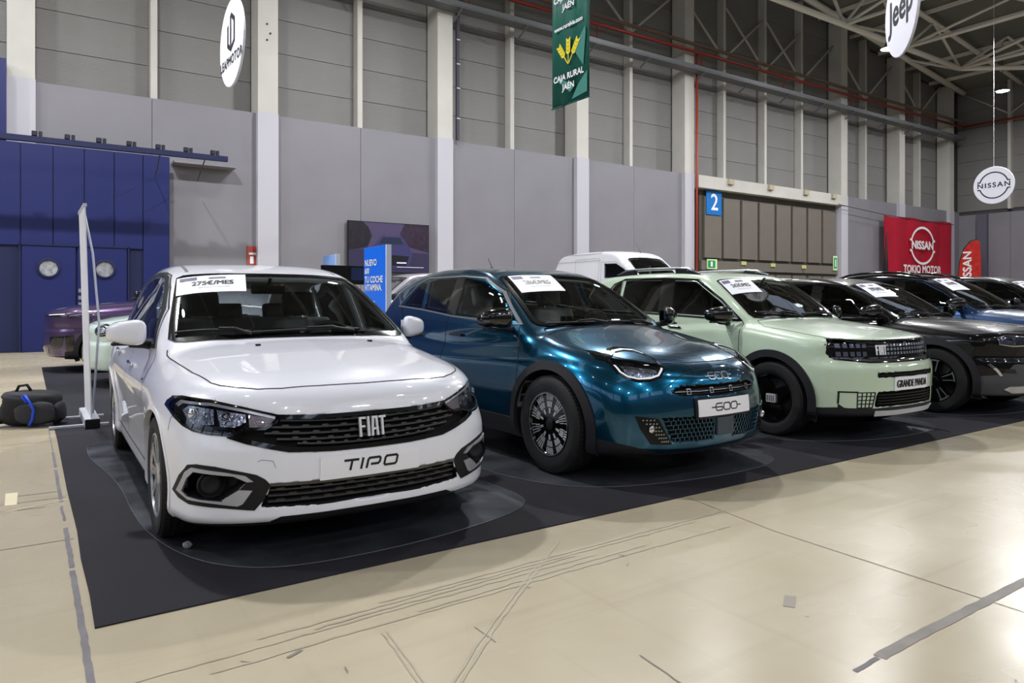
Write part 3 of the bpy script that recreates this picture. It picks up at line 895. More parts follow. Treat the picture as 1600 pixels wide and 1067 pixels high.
# ------------------------------------------------------------------ services along the wall
pr = mat('red_pipe', srgb(150, 52, 36), .4); gt = mat('tray_grey', srgb(104, 106, 108), .5, .3)
p = tag(MB().tube([(4, WY-1.0, 11.5), (46.3, WY-1.0, 11.5)], .065, 10).build('sprinkler_pipe', pr, None, True), 'red sprinkler pipe running along the high back wall', 'pipe')
MB().tube([(46.3, WY-1.0, 11.5), (46.3, 2, 11.5)], .065, 10).build('pipe_run', pr, p, True)
MB().tube([(23.2, WY-.85, 11.5), (23.2, WY-.85, .5)], .05, 8).build('down_pipe', pr, p, True)
for x in (12.0, 17.6, 23.4, 29, 34.6, 40.2): MB().tube([(x, WY-1.0, 11.5), (x+.2, WY-.75, 11.1)], .03, 6).build('pipe_bracket', pr, p)
p = tag(MB().bar((4, WY-1.05, 11.78), (46, WY-1.05, 11.78), .12, .10).build('conduit', mat('conduit', srgb(128, 104, 84), .6)), 'thin brown conduit just above the red pipe', 'conduit')
ct = thing('cable_tray', 'grey metal cable tray bracketed along the back wall', 'cable tray', (25, WY-1.06, 10.65))
MB().box((0, 0, 0), (42, .5, .03)).build('tray_floor', gt, ct)
for s in (-1, 1): MB().box((0, s*.25, .10), (42, .02, .15)).build('tray_side', gt, ct)
for x in (8.5, 11.6, 14.2, 17.3, 20.0, 23.2, 26, 28.9, 31.7, 34.3, 37.4, 40, 43):
    MB().bar((x-25, -.25, -.03), (x-25, .28, -.30), .05).build('tray_bracket', MATS['tray_grey'], ct)
# ------------------------------------------------------------------ gate 2
gm = mat('gate_panel', srgb(110, 104, 96), .5, noise=(2, .05)); gf = mat('gate_frame', srgb(84, 79, 72), .5)
gate = thing('sliding_gate', 'large grey-brown panelled gate under the white beam, numbered 2', 'gate', (0, WY-.47, 0))
MB().box((28.95, .10, 3.0), (10.2, .06, 5.95)).build('gate_leaf', gf, gate)
xs = np.linspace(24.0, 33.95, 9)
for a, b2 in zip(xs[:-1], xs[1:]): plate_part('gate_panel', a, b2, 2.95, 5.75, 0, gm, gate, t=.10, gap=.16)
for a, b2 in zip(xs[:-1], xs[1:]): plate_part('gate_low_panel', a, b2, .1, 2.45, 0, gm, gate, t=.10, gap=.16)
MB().box((28.95, .0, 2.7), (10.2, .14, .40)).build('gate_rail', gm, gate)
bm_ = struct(MB().box((28.9, WY-.5, 6.22), (11.0, .55, .52)).build('gate_beam', cu))
for x in (25.4, 28.2, 30.9, 33.2): MB().box((x, WY-.82, 6.35), (.34, .14, .22)).build('junction_box', mat('box_beige', srgb(176, 166, 140), .6), bm_)
sg = tag(MB().box((24.62, WY-.55, 5.40), (.98, .03, 1.02)).build('gate_number_sign', mat('sign_blue', srgb(18, 112, 190), .4)), 'square blue sign with a white 2 on the gate', 'sign')
def wall_M(x, y, z): return Matrix.Translation((x, y, z)) @ Matrix.Rotation(math.pi/2, 4, 'X')
def left_M(x, y, z): return Matrix.Translation((x, y, z)) @ Matrix.Rotation(-math.pi/2, 4, 'Z') @ Matrix.Rotation(math.pi/2, 4, 'X')
wt = mat('sign_white', srgb(238, 238, 240), .5)
flat_text('sign_numeral', '2', 1.0, wall_M(24.64, WY-.572, 5.40), wt, sg, bold=.012)
gl = mat('exit_green', srgb(20, 120, 62), .5, emit=((.05, .5, .2, 1), .15)); gc = mat('exit_pale', srgb(196, 220, 170), .5, emit=((.7, .9, .6, 1), .12))
for lab, x, z, w, h in (('small green exit sign at the near end of the gate', 24.45, 2.75, .62, .42), ('small tall green exit sign at the far end of the gate', 33.7, 3.05, .32, .72)):
    o = tag(MB().box((x, WY-.59, z), (w, .04, h)).build('exit_sign', gc), lab, 'sign', 'green exit signs')
    MB().box((x-w*.08, WY-.615, z), (w*.72, .02, h*.74)).build('green_field', gl, o)
    MB().box((x-w*.1, WY-.63, z), (w*.2, .01, h*.5)).build('pictogram', wt, o)
for i, (x, z) in enumerate(((26.6, 2.85), (28.7, 2.82), (31.1, 2.80))):
    tag(MB().box((x, WY-.57, z), (.34, .03, .16)).build('gate_marker', mat('marker_yellow', srgb(190, 190, 120), .6)), ('pale marker on the gate rail, %s of three' % ('nearest', 'middle', 'farthest')[i]), 'marker', 'pale markers on the gate rail')
# ------------------------------------------------------------------ blue stage wall with double doors
bl = mat('stage_blue', srgb(15, 27, 88), .5, noise=(1.5, .05)); bd = mat('stage_blue_dark', srgb(16, 24, 66), .6)
st = struct(MB().box((-5.1, WY-.98, 2.46), (16.3, .04, 4.90)).build('wall_stage', bd))
xs = [-12.93+.64*i for i in range(27)]
xs = [x-.0 for x in xs if x < 2.8] + [3.05]
for a, b2 in zip(xs[:-1], xs[1:]):
    if b2-a < .3: continue
    if b2 > -.15 and a < 2.1: plate_part('stage_board', a, b2, 2.50, 4.92, WY-1.02, bl, st, t=.06, gap=.02)
    else: plate_part('stage_board', a, b2, 0, 4.92, WY-1.02, bl, st, t=.06, gap=.02)
plate_part('stage_board', 2.07, 2.06+.0, 0, .1, WY, bl, st) if False else None
MB().box((-3.3, WY-.95, 5.9), (5.8, .3, 1.8)).build('stage_upper_wall', bl, st)
d = struct(thing('door_1', 'dark blue double door with two round windows in the blue wall', None, (0, WY-1.05, 0)))
del d['label']
for s, x0, x1 in ((0, -.12, .98), (1, 1.0, 2.08)):
    l = MB().box(((x0+x1)/2, 0, 1.26), (x1-x0-.02, .07, 2.50)).build('door_leaf', bl, d, bevel=.008)
    cx = (.42, 1.58)[s]
    MB().lathe([(.235, -.045), (.235, -.075), (.185, -.075), (.185, -.03)], 32, 'y', (cx, 0, 1.98)).build('porthole_ring', MATS['stage_blue_dark'], l, True)
    MB().lathe([(.19, -.045), (.001, -.045)], 32, 'y', (cx, 0, 1.98)).build('porthole_glass', mat('porthole', srgb(150, 152, 158), .1, coat=.8, noise=(9, .5)), l)
MB().box((.98, -.02, 2.53), (2.32, .08, .035)).build('door_frame', MATS['stage_blue_dark'], d)
for x in (-.145, 2.10): MB().box((x, -.02, 1.27), (.03, .08, 2.54)).build('door_frame', MATS['stage_blue_dark'], d)
for z in (1.45, 1.28, 1.12): MB().box((1.06, -.05, z), (.07, .03, .09)).build('door_lock_plate', mat('lock_metal', srgb(190, 195, 205), .3, .9), d)
# lighting bar with small floodlights
lb = thing('lighting_bar', 'blue tube bar above the blue wall', 'bar', (0, 18.6, 4.70))
MB().bar((-7, 0, 0), (4.10, 0, 0), .14, .12).build('bar_tube', bd, lb)
for x in (2.6, 3.6): MB().tube([(x, 0, 0), (x+.1, 1.6, -.35)], .015, 6).build('bar_stay', MATS['panel_gap'], lb)
names = ['first', 'second', 'third', 'fourth', 'fifth', 'sixth', 'seventh']
for i in range(7):
    x = .17 + i*.605
    f = thing('floodlight', 'small black floodlight, %s from the left on the blue bar' % names[i], 'floodlight', (x, 18.6, 4.76), .1, 'floodlights on the blue bar')
    MB().box((-.04, 0, .07), (.10, .10, .10)).build('lamp_body', mat('flood_black', srgb(30, 32, 44), .5), f, bevel=.008); MB().box((.07, 0, .06), (.06, .08, .12)).build('lamp_bracket', MATS['flood_black'], f)
sh = tag(MB().box((3.93, WY-.78, 4.83), (1.55, .5, .06)).build('wall_shelf', mat('shelf_grey', srgb(128, 126, 132), .6)), 'narrow grey shelf on the wall just right of the blue wall', 'shelf')
fs = tag(MB().box((5.3, WY-.565, 2.42), (.42, .02, .62)).build('fire_sign', mat('fire_red', srgb(170, 70, 60), .5)), 'small red fire equipment sign beside the white column', 'sign')
MB().box((5.3, WY-.58, 2.52), (.32, .01, .06)).build('sign_line', wt, fs); MB().box((5.22, WY-.58, 2.34), (.1, .01, .2)).build('sign_pictogram', wt, fs)
# ------------------------------------------------------------------ high-bay lamps (the light of the hall)
hm = mat('lamp_housing_grey', srgb(90, 92, 96), .5)
ordi = ['first', 'second', 'third', 'fourth', 'fifth', 'sixth', 'seventh']
rows = ((16.1, .75), (11.6, 3.7), (4.4, .10), (-2.5, .15), (-9.5, 1.25), (-17.0, 1.7))
for r, (y, ks_) in enumerate(rows):
    lmr = mat('lamp_lens_row_%d' % r, (1, 1, 1, 1), .5, emit=((.98, .985, 1.0, 1), LAMP_STRENGTH*ks_))
    for c, x in enumerate((41.0, 30.1, 19.2, 8.3, -2.6, -13.5)):
        x = x - (8.4 if r == 1 else 0)
        o = thing('high_bay_lamp', 'bright high-bay lamp, %s row off the back wall, %s from the end wall' % (ordi[r], ordi[c]), 'lamp', (x, y, 11.8), 0, 'high-bay lamps')
        MB().lathe([(.30, 0), (.29, .05), (.14, .16), (.10, .30), (.001, .31)], 20, 'z').build('lamp_housing', hm, o, True)
        MB().lathe([(.27, -.004), (.001, -.004)], 20, 'z').build('lamp_lens', lmr, o)
        MB().tube([(0, 0, .3), (0, 0, roof_z(x)-12.15)], .012, 6).build('lamp_cable', hm, o)
p = tag(MB().bar((11.78, WY-.7, 6.5), (11.78, WY-.7, 12.5), .10, .10).build('drain_pipe', mat('drain_dark', srgb(62, 60, 74), .6)), 'dark drain pipe along the white column right of the screen', 'pipe')
for z in (7.2, 8.2, 9.0, 9.8): MB().box((11.78, WY-.76, z), (.12, .03, .04)).build('pipe_clip', MATS['column_upper'], p)
# ------------------------------------------------------------------ display carpet, film sheets, floor marks
cm = bpy.data.materials.new('carpet_fibre'); cm.use_nodes = True
nt = cm.node_tree; b_ = nt.nodes['Principled BSDF']; tc = nt.nodes.new('ShaderNodeTexCoord')
n1 = nt.nodes.new('ShaderNodeTexNoise'); n1.inputs['Scale'].default_value = 1.1; n1.inputs['Detail'].default_value = 6; nt.links.new(tc.outputs['Object'], n1.inputs['Vector'])
r1 = nt.nodes.new('ShaderNodeValToRGB'); r1.color_ramp.elements[0].position = .3; r1.color_ramp.elements[1].position = .75
r1.color_ramp.elements[0].color = srgb(29, 28, 34); r1.color_ramp.elements[1].color = srgb(42, 41, 49)
nt.links.new(n1.outputs['Fac'], r1.inputs['Fac']); nt.links.new(r1.outputs['Color'], b_.inputs['Base Color'])
n2 = nt.nodes.new('ShaderNodeTexNoise'); n2.inputs['Scale'].default_value = 260; nt.links.new(tc.outputs['Object'], n2.inputs['Vector'])
bp = nt.nodes.new('ShaderNodeBump'); bp.inputs['Strength'].default_value = .5; bp.inputs['Distance'].default_value = .004
nt.links.new(n2.outputs['Fac'], bp.inputs['Height']); nt.links.new(bp.outputs['Normal'], b_.inputs['Normal'])
b_.inputs['Roughness'].default_value = .85; b_.inputs['Specular IOR Level'].default_value = .25
edge = [(.212, 3.13), (.218, 3.5), (.213, 4.0), (.222, 4.5), (.215, 5.5), (.22, 7.5), (.21, 9.5), (.22, 12), (.215, 15.6)]
poly = [(45, 3.13), (45, 15.6)] + edge[::-1]
carpet = tag(MB().prism(poly, 0, .006, 'xy').build('carpet', cm), 'dark charcoal carpet laid under the row of parked cars', 'carpet')
def film_mat():
    m = bpy.data.materials.new('clear_film'); m.use_nodes = True; nt = m.node_tree; nt.nodes.remove(nt.nodes['Principled BSDF']); out = nt.nodes['Material Output']
    t = nt.nodes.new('ShaderNodeBsdfTransparent'); t.inputs[0].default_value = (.9, .9, .92, 1)
    g = nt.nodes.new('ShaderNodeBsdfGlossy'); g.inputs['Roughness'].default_value = .28; g.inputs[0].default_value = (.8, .82, .85, 1)
    d = nt.nodes.new('ShaderNodeBsdfDiffuse'); d.inputs[0].default_value = (.3, .32, .35, 1)
    m1 = nt.nodes.new('ShaderNodeMixShader'); m1.inputs[0].default_value = .35
    tcx = nt.nodes.new('ShaderNodeTexCoord'); n = nt.nodes.new('ShaderNodeTexNoise'); n.inputs['Scale'].default_value = 2.5; n.inputs['Detail'].default_value = 4; nt.links.new(tcx.outputs['Object'], n.inputs['Vector'])
    r = nt.nodes.new('ShaderNodeMapRange'); r.inputs[1].default_value = .35; r.inputs[2].default_value = .75; r.inputs[3].default_value = .03; r.inputs[4].default_value = .30; nt.links.new(n.outputs['Fac'], r.inputs[0])
    m2_ = nt.nodes.new('ShaderNodeMixShader'); nt.links.new(r.outputs[0], m2_.inputs[0])
    nt.links.new(g.outputs[0], m1.inputs[1]); nt.links.new(d.outputs[0], m1.inputs[2]); nt.links.new(t.outputs[0], m2_.inputs[1]); nt.links.new(m1.outputs[0], m2_.inputs[2]); nt.links.new(m2_.outputs[0], out.inputs[0])
    return m
fm = film_mat(); fe = mat('film_edge', srgb(92, 96, 104), .35)
def film(pts, label):
    o = tag(MB().prism([tuple(q) for q in rounded(pts, .5, 3)], .0065, .0085, 'xy').build('plastic_sheet', fm), label, 'plastic sheet', 'clear plastic sheets under the cars')
    p = rounded(pts, .5, 3); 
    MB().tube([(q[0], q[1], .009) for q in p], .0022, 5, closed=True).build('sheet_edge', fe, o, True)
film([(.45, 7.2), (.38, 6.6), (.52, 5.5), (.50, 4.4), (.62, 3.72), (.85, 3.38), (1.2, 3.28), (1.8, 3.30), (2.45, 3.46), (2.62, 3.75), (2.5, 4.6), (2.5, 7.2)], 'clear plastic sheet under the white saloon')
film([(2.75, 7.0), (2.72, 4.9), (2.78, 4.1), (3.0, 3.62), (3.5, 3.42), (4.2, 3.32), (4.85, 3.40), (5.0, 3.9), (4.95, 7.0)], 'clear plastic sheet under the metallic blue car')
film([(5.35, 7.0), (5.32, 4.7), (5.45, 3.9), (5.9, 3.50), (6.7, 3.34), (7.4, 3.42), (7.6, 3.9), (7.5, 7.0)], 'clear plastic sheet under the pale green car')
film([(7.95, 7.0), (7.92, 4.7), (8.1, 3.7), (8.7, 3.40), (9.6, 3.30), (10.2, 3.5), (10.3, 7.0)], 'clear plastic sheet under the black off-roader')

# tape remnants, tyre marks and stains on the epoxy (thin strips on the floor)
tp = mat('old_tape', srgb(112, 108, 112), .6, noise=(9, .18)); mk_ = mat('tyre_mark', srgb(163, 153, 132), .45, noise=(5, .1)); st_ = mat('stain', srgb(120, 113, 104), .6)
def fstrip(name, pts, w, m, jag=0., z=.0012, ws=None):
    p = resample(pts, .05, False)
    if jag: p = p + rng.normal(0, jag, p.shape)
    V, F = stroke(p, w); fstrip.n += 1; z = z + fstrip.n*.00004
    return obj(name, [(v[0], v[1], z) for v in V], F, m, fl)
fstrip.n = 0
for a, b2, w in ((8.1, 7.0, .008), (6.95, 6.3, .018), (6.2, 5.2, .020), (5.1, 4.75, .014), (4.6, 3.9, .022), (3.86, 1.6, .024)):
    fstrip('floor_tape', [(.172, a), (.174, b2)], w, tp, .0015)
fstrip('floor_tape', [(2.30, 1.342), (2.452, 1.348)], .018, tp, .001); fstrip('floor_tape', [(2.46, 1.352), (4.6, 1.345)], .045, mat('old_tape_light', srgb(132, 126, 120), .55, noise=(7, .2)), .002)
MB().prism([(2.645,1.854),(2.672,1.819),(2.57,1.754),(2.545,1.791)], 0, .002, 'xy').build('floor_patch', mat('patch_grey', srgb(140, 132, 122), .6), fl)
MB().prism([(-.115,5.62),(-.05,5.61),(-.052,5.28),(-.113,5.29)], 0, .002, 'xy').build('floor_label', mat('label_cream', srgb(214, 204, 172), .6), fl)
fstrip('floor_tape', [(-.6,5.17),(.09,5.135)], .012, st_, .003); fstrip('floor_tape', [(-.05,5.505),(.16,5.50)], .010, st_, .002); fstrip('floor_tape', [(-.6,4.95),(.2,5.25)], .012, mat('label_cream', srgb(214, 204, 172), .6), .002)
for y0, x0, x1 in ((2.62, .25, 2.3), (2.70, .7, 3.1), (2.74, 1.2, 3.4), (2.54, .5, 3.2), (2.58, 1.3, 2.6), (2.66, .9, 2.2)):
    fstrip('tyre_mark', [(x0, y0), ((x0+x1)/2, y0+.03), (x1, y0+.05)], .014, mk_, .003)
for o in (0, .035): fstrip('tyre_mark', [(1.05+o, 1.95), (1.435+o, 2.285), (1.84+o, 2.607), (2.27, 2.92)], .010, mk_, .002)
fstrip('tyre_mark', [(1.10, 2.49), (1.046, 2.05)], .006, mk_, .002); fstrip('tyre_mark', [(1.118, 2.49), (1.066, 2.05)], .006, mk_, .002)
fstrip('floor_scratch', [(1.411,2.335),(1.412,2.19)], .004, st_); fstrip('floor_scratch', [(1.78,1.83),(1.752,1.55)], .006, st_, .002); fstrip('floor_scratch', [(2.383,2.595),(2.40,2.57)], .02, st_, .004); fstrip('floor_scratch', [(.81,2.533),(.75,2.50)], .014, st_, .004)
for i in range(46):
    x, y = rng.uniform(-.6, 6), rng.uniform(.4, 3.0); a = rng.uniform(0, 3.1); l = rng.uniform(.01, .05)
    fstrip('floor_scratch', [(x, y), (x+l*math.cos(a), y+l*math.sin(a))], rng.uniform(.003, .009), st_ if i % 3 == 0 else mk_, .001)
bm = bmesh.new(); bmesh.ops.create_icosphere(bm, subdivisions=2, radius=.022)
for v in bm.verts: v.co *= 1 + rng.uniform(-.4, .25)
V = [(v.co.x+.66, v.co.y+3.86, max(v.co.z, -.016)+.0255) for v in bm.verts]; F = [tuple(w.index for w in f.verts) for f in bm.faces]; bm.free()
tag(obj('crumpled_paper', V, F, mat('paper_grey', srgb(150, 150, 156), .6)), 'tiny crumpled scrap lying by the white saloon front wheel', 'paper scrap')
TIPO = dict(L=4.53, H=1.50, axles=(.83, 3.47), wr=.316, arch=.350, well=.58, flare=.016, flw=.14,
    plan=[(-.1,.86),(.3,.872),(.7,.884),(1.4,.886),(2.3,.89),(3.4,.888),(4.1,.862),(4.7,.80)],
    sec=[(.0,-.10),(.16,-.055),(.24,-.022),(.34,-.024),(.46,-.016),(.60,-.002),(.69,.004),(.735,0),(.80,-.016),(.90,-.045),(1.0,-.085),(1.3,-.25)],
    nose=[(.0,.20),(.15,.10),(.185,.05),(.215,.016),(.27,.012),(.38,.002),(.45,-.002),(.515,.0),(.60,.016),(.68,.030),(.73,.045),(.78,.072),(.82,.12),(.87,.26),(.95,.6),(1.3,2.)],
    sweep=[(0,0),(.2,.006),(.4,.034),(.55,.082),(.68,.158),(.76,.237),(.82,.33),(.86,.435),(.885,.55),(.93,.9)],
    swz=[(0,1.1),(.2,1.0),(.35,1.0),(.5,1.0),(.62,1.12),(.72,1.32),(.85,1.4),(1.2,1.4)],
    tail=[(0,4.3),(.25,4.46),(.5,4.52),(.7,4.53),(.95,4.48),(1.1,4.45),(1.4,4.2)],
    rsweep=[(0,0),(.4,.03),(.65,.10),(.8,.22),(.87,.42),(.93,.8)],
    top=[(-.2,.70),(.05,.785),(.12,.818),(.3,.868),(.6,.920),(.9,.962),(1.15,.990),(1.4,1.0),(2.2,.99),(3.4,1.02),(3.9,1.06),(4.3,1.09),(4.55,1.09),(4.8,1.05)],
    crown=[(0,0),(.3,.008),(.5,.022),(.65,.045),(.75,.078),(.85,.13),(1.0,.26)],
    bot=[(-.2,.17),(.3,.165),(.6,.17),(2.4,.17),(4.0,.2),(4.8,.3)],
    gw=[(.8,.74),(1.2,.80),(1.7,.828),(2.5,.838),(3.3,.82),(3.9,.76),(4.4,.64)],
    tum=.36, tumq=.10, belt=.95, gbot=.62, kr=.085, kb=.035, ks=.11, kf=.075,
    roof=[(.3,.42),(.6,.60),(1.0,.885),(1.3,1.068),(1.7,1.284),(1.95,1.400),(2.15,1.462),(2.5,1.503),(2.9,1.505),(3.3,1.465),(3.65,1.385),(4.0,1.24),(4.3,1.06),(4.7,.8)],
    rcrown=[(0,0),(.3,.004),(.5,.016),(.6,.03),(.8,.07)], ymid=2.5, wsc=.03, bsc=.2,
    cab=(1.15, 3.9, .42))
SIX = dict(L=4.17, H=1.52, axles=(.845, 3.40), wr=.347, arch=.395, well=.56, flare=.020, flw=.16,
    plan=[(-.1,.83),(.3,.86),(.8,.882),(1.4,.880),(2.3,.885),(3.3,.888),(3.9,.86),(4.4,.80)],
    sec=[(0,-.10),(.2,-.05),(.30,-.018),(.45,-.010),(.62,.002),(.72,.002),(.82,-.012),(.92,-.045),(1.02,-.09),(1.3,-.25)],
    nose=[(.0,.22),(.17,.12),(.215,.04),(.26,.012),(.36,.0),(.45,-.004),(.53,.0),(.60,.012),(.68,.035),(.74,.07),(.79,.12),(.83,.20),(.88,.36),(.95,.7),(1.3,2.)],
    sweep=[(0,0),(.2,.010),(.4,.055),(.55,.115),(.68,.205),(.76,.29),(.82,.38),(.86,.47),(.885,.60),(.93,.95)],
    swz=[(0,1.05),(.4,1.0),(.6,1.05),(.75,1.15),(1.2,1.2)],
    tail=[(0,3.95),(.25,4.1),(.5,4.16),(.7,4.17),(.95,4.14),(1.1,4.1),(1.4,3.95)],
    rsweep=[(0,0),(.4,.03),(.65,.10),(.8,.22),(.87,.42),(.93,.8)],
    top=[(-.2,.70),(.05,.79),(.15,.84),(.3,.912),(.6,.992),(.9,1.024),(1.15,1.032),(1.4,1.03),(2.2,1.0),(3.4,1.03),(3.9,1.03),(4.5,1.0)],
    crown=[(0,0),(.2,.006),(.4,.022),(.55,.042),(.68,.075),(.78,.118),(.88,.19),(1.0,.30)],
    bot=[(-.2,.20),(.3,.185),(.6,.19),(2.4,.19),(3.8,.22),(4.5,.3)],
    gw=[(.8,.74),(1.2,.79),(1.7,.815),(2.5,.83),(3.3,.825),(3.8,.79),(4.2,.72)],
    tum=.36, tumq=.12, belt=.97, gbot=.64, kr=.09, kb=.04, ks=.13, kf=.10,
    roof=[(.3,.45),(.6,.64),(1.0,.90),(1.3,1.09),(1.7,1.322),(1.95,1.44),(2.15,1.497),(2.5,1.535),(2.9,1.535),(3.3,1.505),(3.65,1.43),(3.9,1.29),(4.1,1.08),(4.4,.7)],
    rcrown=[(0,0),(.3,.004),(.5,.014),(.6,.026),(.8,.07)], ymid=2.5, wsc=.06, bsc=.2,
    cab=(1.15, 3.7, .45))
PANDA = dict(L=4.0, H=1.55, axles=(.82, 3.36), wr=.335, arch=.385, well=.56, flare=.0, flw=.12,
    plan=[(-.1,.855),(.3,.868),(.8,.878),(1.4,.868),(2.3,.868),(3.3,.878),(3.8,.86),(4.3,.82)],
    sec=[(0,-.08),(.2,-.03),(.28,-.006),(.45,-.004),(.62,.0),(.75,.0),(.86,-.012),(.95,-.030),(1.02,-.06),(1.3,-.2)],
    nose=[(.0,.20),(.19,.08),(.225,.03),(.27,.018),(.34,.012),(.42,.006),(.60,.0),(.66,.012),(.69,.035),(.75,.055),(.84,.065),(.875,.075),(.90,.11),(.94,.3),(1.0,.7),(1.3,2.)],
    sweep=[(0,0),(.2,.008),(.35,.034),(.5,.085),(.62,.145),(.72,.215),(.79,.285),(.84,.37),(.87,.48),(.90,.75)],
    swz=[(0,1.0),(2,1.0)],
    tail=[(0,3.85),(.25,3.97),(.5,4.0),(.7,4.0),(.95,3.98),(1.1,3.95),(1.5,3.8)],
    rsweep=[(0,0),(.4,.02),(.65,.05),(.8,.12),(.87,.3),(.93,.6)],
    top=[(-.2,.84),(.05,.875),(.12,.895),(.3,.93),(.6,.98),(.9,1.02),(1.15,1.045),(1.4,1.05),(2.2,1.02),(3.4,1.03),(3.9,1.03),(4.5,1.0)],
    crown=[(0,0),(.3,.004),(.5,.012),(.65,.028),(.75,.05),(.85,.09),(1.0,.18)],
    bot=[(-.2,.225),(.3,.225),(.6,.22),(2.4,.2),(3.8,.22),(4.5,.3)],
    gw=[(.8,.74),(1.2,.785),(1.7,.805),(2.5,.815),(3.3,.80),(3.8,.77),(4.2,.74)],
    tum=.26, tumq=.06, belt=.99, gbot=.70, kr=.07, kb=.03, ks=.055, kf=.05,
    roof=[(.3,.40),(.6,.66),(.95,.945),(1.2,1.135),(1.5,1.345),(1.72,1.475),(1.85,1.512),(2.2,1.54),(2.8,1.545),(3.4,1.52),(3.62,1.46),(3.78,1.25),(3.92,1.03),(4.2,.6)],
    rcrown=[(0,0),(.3,.004),(.5,.014),(.6,.024),(.8,.06)], ymid=2.5, wsc=.09, bsc=.1,
    cab=(1.12, 3.6, .45))
JEEP = dict(L=4.09, H=1.53, axles=(.80, 3.36), wr=.350, arch=.40, well=.56, flare=.03, flw=.14,
    plan=[(-.1,.85),(.3,.868),(.8,.885),(1.4,.868),(2.3,.868),(3.3,.885),(3.8,.86),(4.3,.82)],
    sec=[(0,-.08),(.22,-.03),(.32,-.006),(.45,-.010),(.62,.0),(.80,.0),(.88,-.012),(.97,-.045),(1.04,-.09),(1.3,-.25)],
    nose=[(.0,.24),(.18,.12),(.23,.05),(.31,.018),(.38,.0),(.50,.0),(.58,.008),(.63,.03),(.70,.028),(.82,.03),(.85,.045),(.89,.09),(.93,.25),(1.0,.6),(1.3,2.)],
    sweep=[(0,0),(.2,.006),(.4,.030),(.55,.075),(.66,.135),(.75,.21),(.81,.29),(.85,.38),(.875,.50),(.91,.8)],
    swz=[(0,1.0),(2,1.0)],
    tail=[(0,3.9),(.25,4.05),(.5,4.09),(.7,4.09),(.95,4.06),(1.1,4.03),(1.5,3.85)],
    rsweep=[(0,0),(.4,.02),(.65,.06),(.8,.15),(.87,.35),(.93,.65)],
    top=[(-.2,.82),(.05,.865),(.12,.89),(.3,.93),(.6,.968),(.9,.995),(1.2,1.015),(1.45,1.03),(2.2,1.02),(3.4,1.05),(3.9,1.05),(4.5,1.0)],
    crown=[(0,0),(.3,.006),(.5,.016),(.65,.034),(.75,.06),(.85,.11),(1.0,.2)],
    bot=[(-.2,.225),(.3,.215),(.6,.22),(2.4,.22),(3.8,.25),(4.5,.3)],
    gw=[(.8,.74),(1.2,.785),(1.7,.805),(2.5,.805),(3.3,.785),(3.8,.73),(4.2,.66)],
    tum=.38, tumq=.10, belt=1.0, gbot=.70, kr=.08, kb=.03, ks=.07, kf=.06,
    roof=[(.4,.40),(.72,.66),(1.08,.925),(1.33,1.095),(1.63,1.275),(1.9,1.415),(2.05,1.462),(2.35,1.512),(2.7,1.525),(3.2,1.495),(3.55,1.42),(3.8,1.24),(4.0,1.04),(4.3,.6)],
    rcrown=[(0,0),(.3,.004),(.5,.014),(.6,.026),(.8,.065)], ymid=2.5, wsc=.08, bsc=.12,
    cab=(1.22, 3.6, .48))
def scaled(S, ky, kz, **kw):
    """same design language stretched in length and height"""
    D = dict(S)
    for k in ('plan', 'bot', 'gw', 'top', 'roof'):
        D[k] = [(a*ky, b*(kz if k in ('bot', 'top', 'roof') else 1)) for a, b in S[k]]
    for k in ('sec',): D[k] = [(a*kz, b) for a, b in S[k]]
    for k in ('nose', 'tail', 'swz'): D[k] = [(a*kz, b*(ky if k == 'tail' else 1)) for a, b in S.get(k, [(0, 1), (2, 1)])]
    D['L'] = S['L']*ky; D['H'] = S['H']*kz; D['axles'] = tuple(a*ky for a in S['axles']); D['belt'] = S['belt']*kz; D['gbot'] = S['gbot']*kz
    D['ymid'] = S['ymid']*ky; c = S['cab']; D['cab'] = (c[0]*ky, c[1]*ky, c[2]*kz)
    D.update(kw); return D
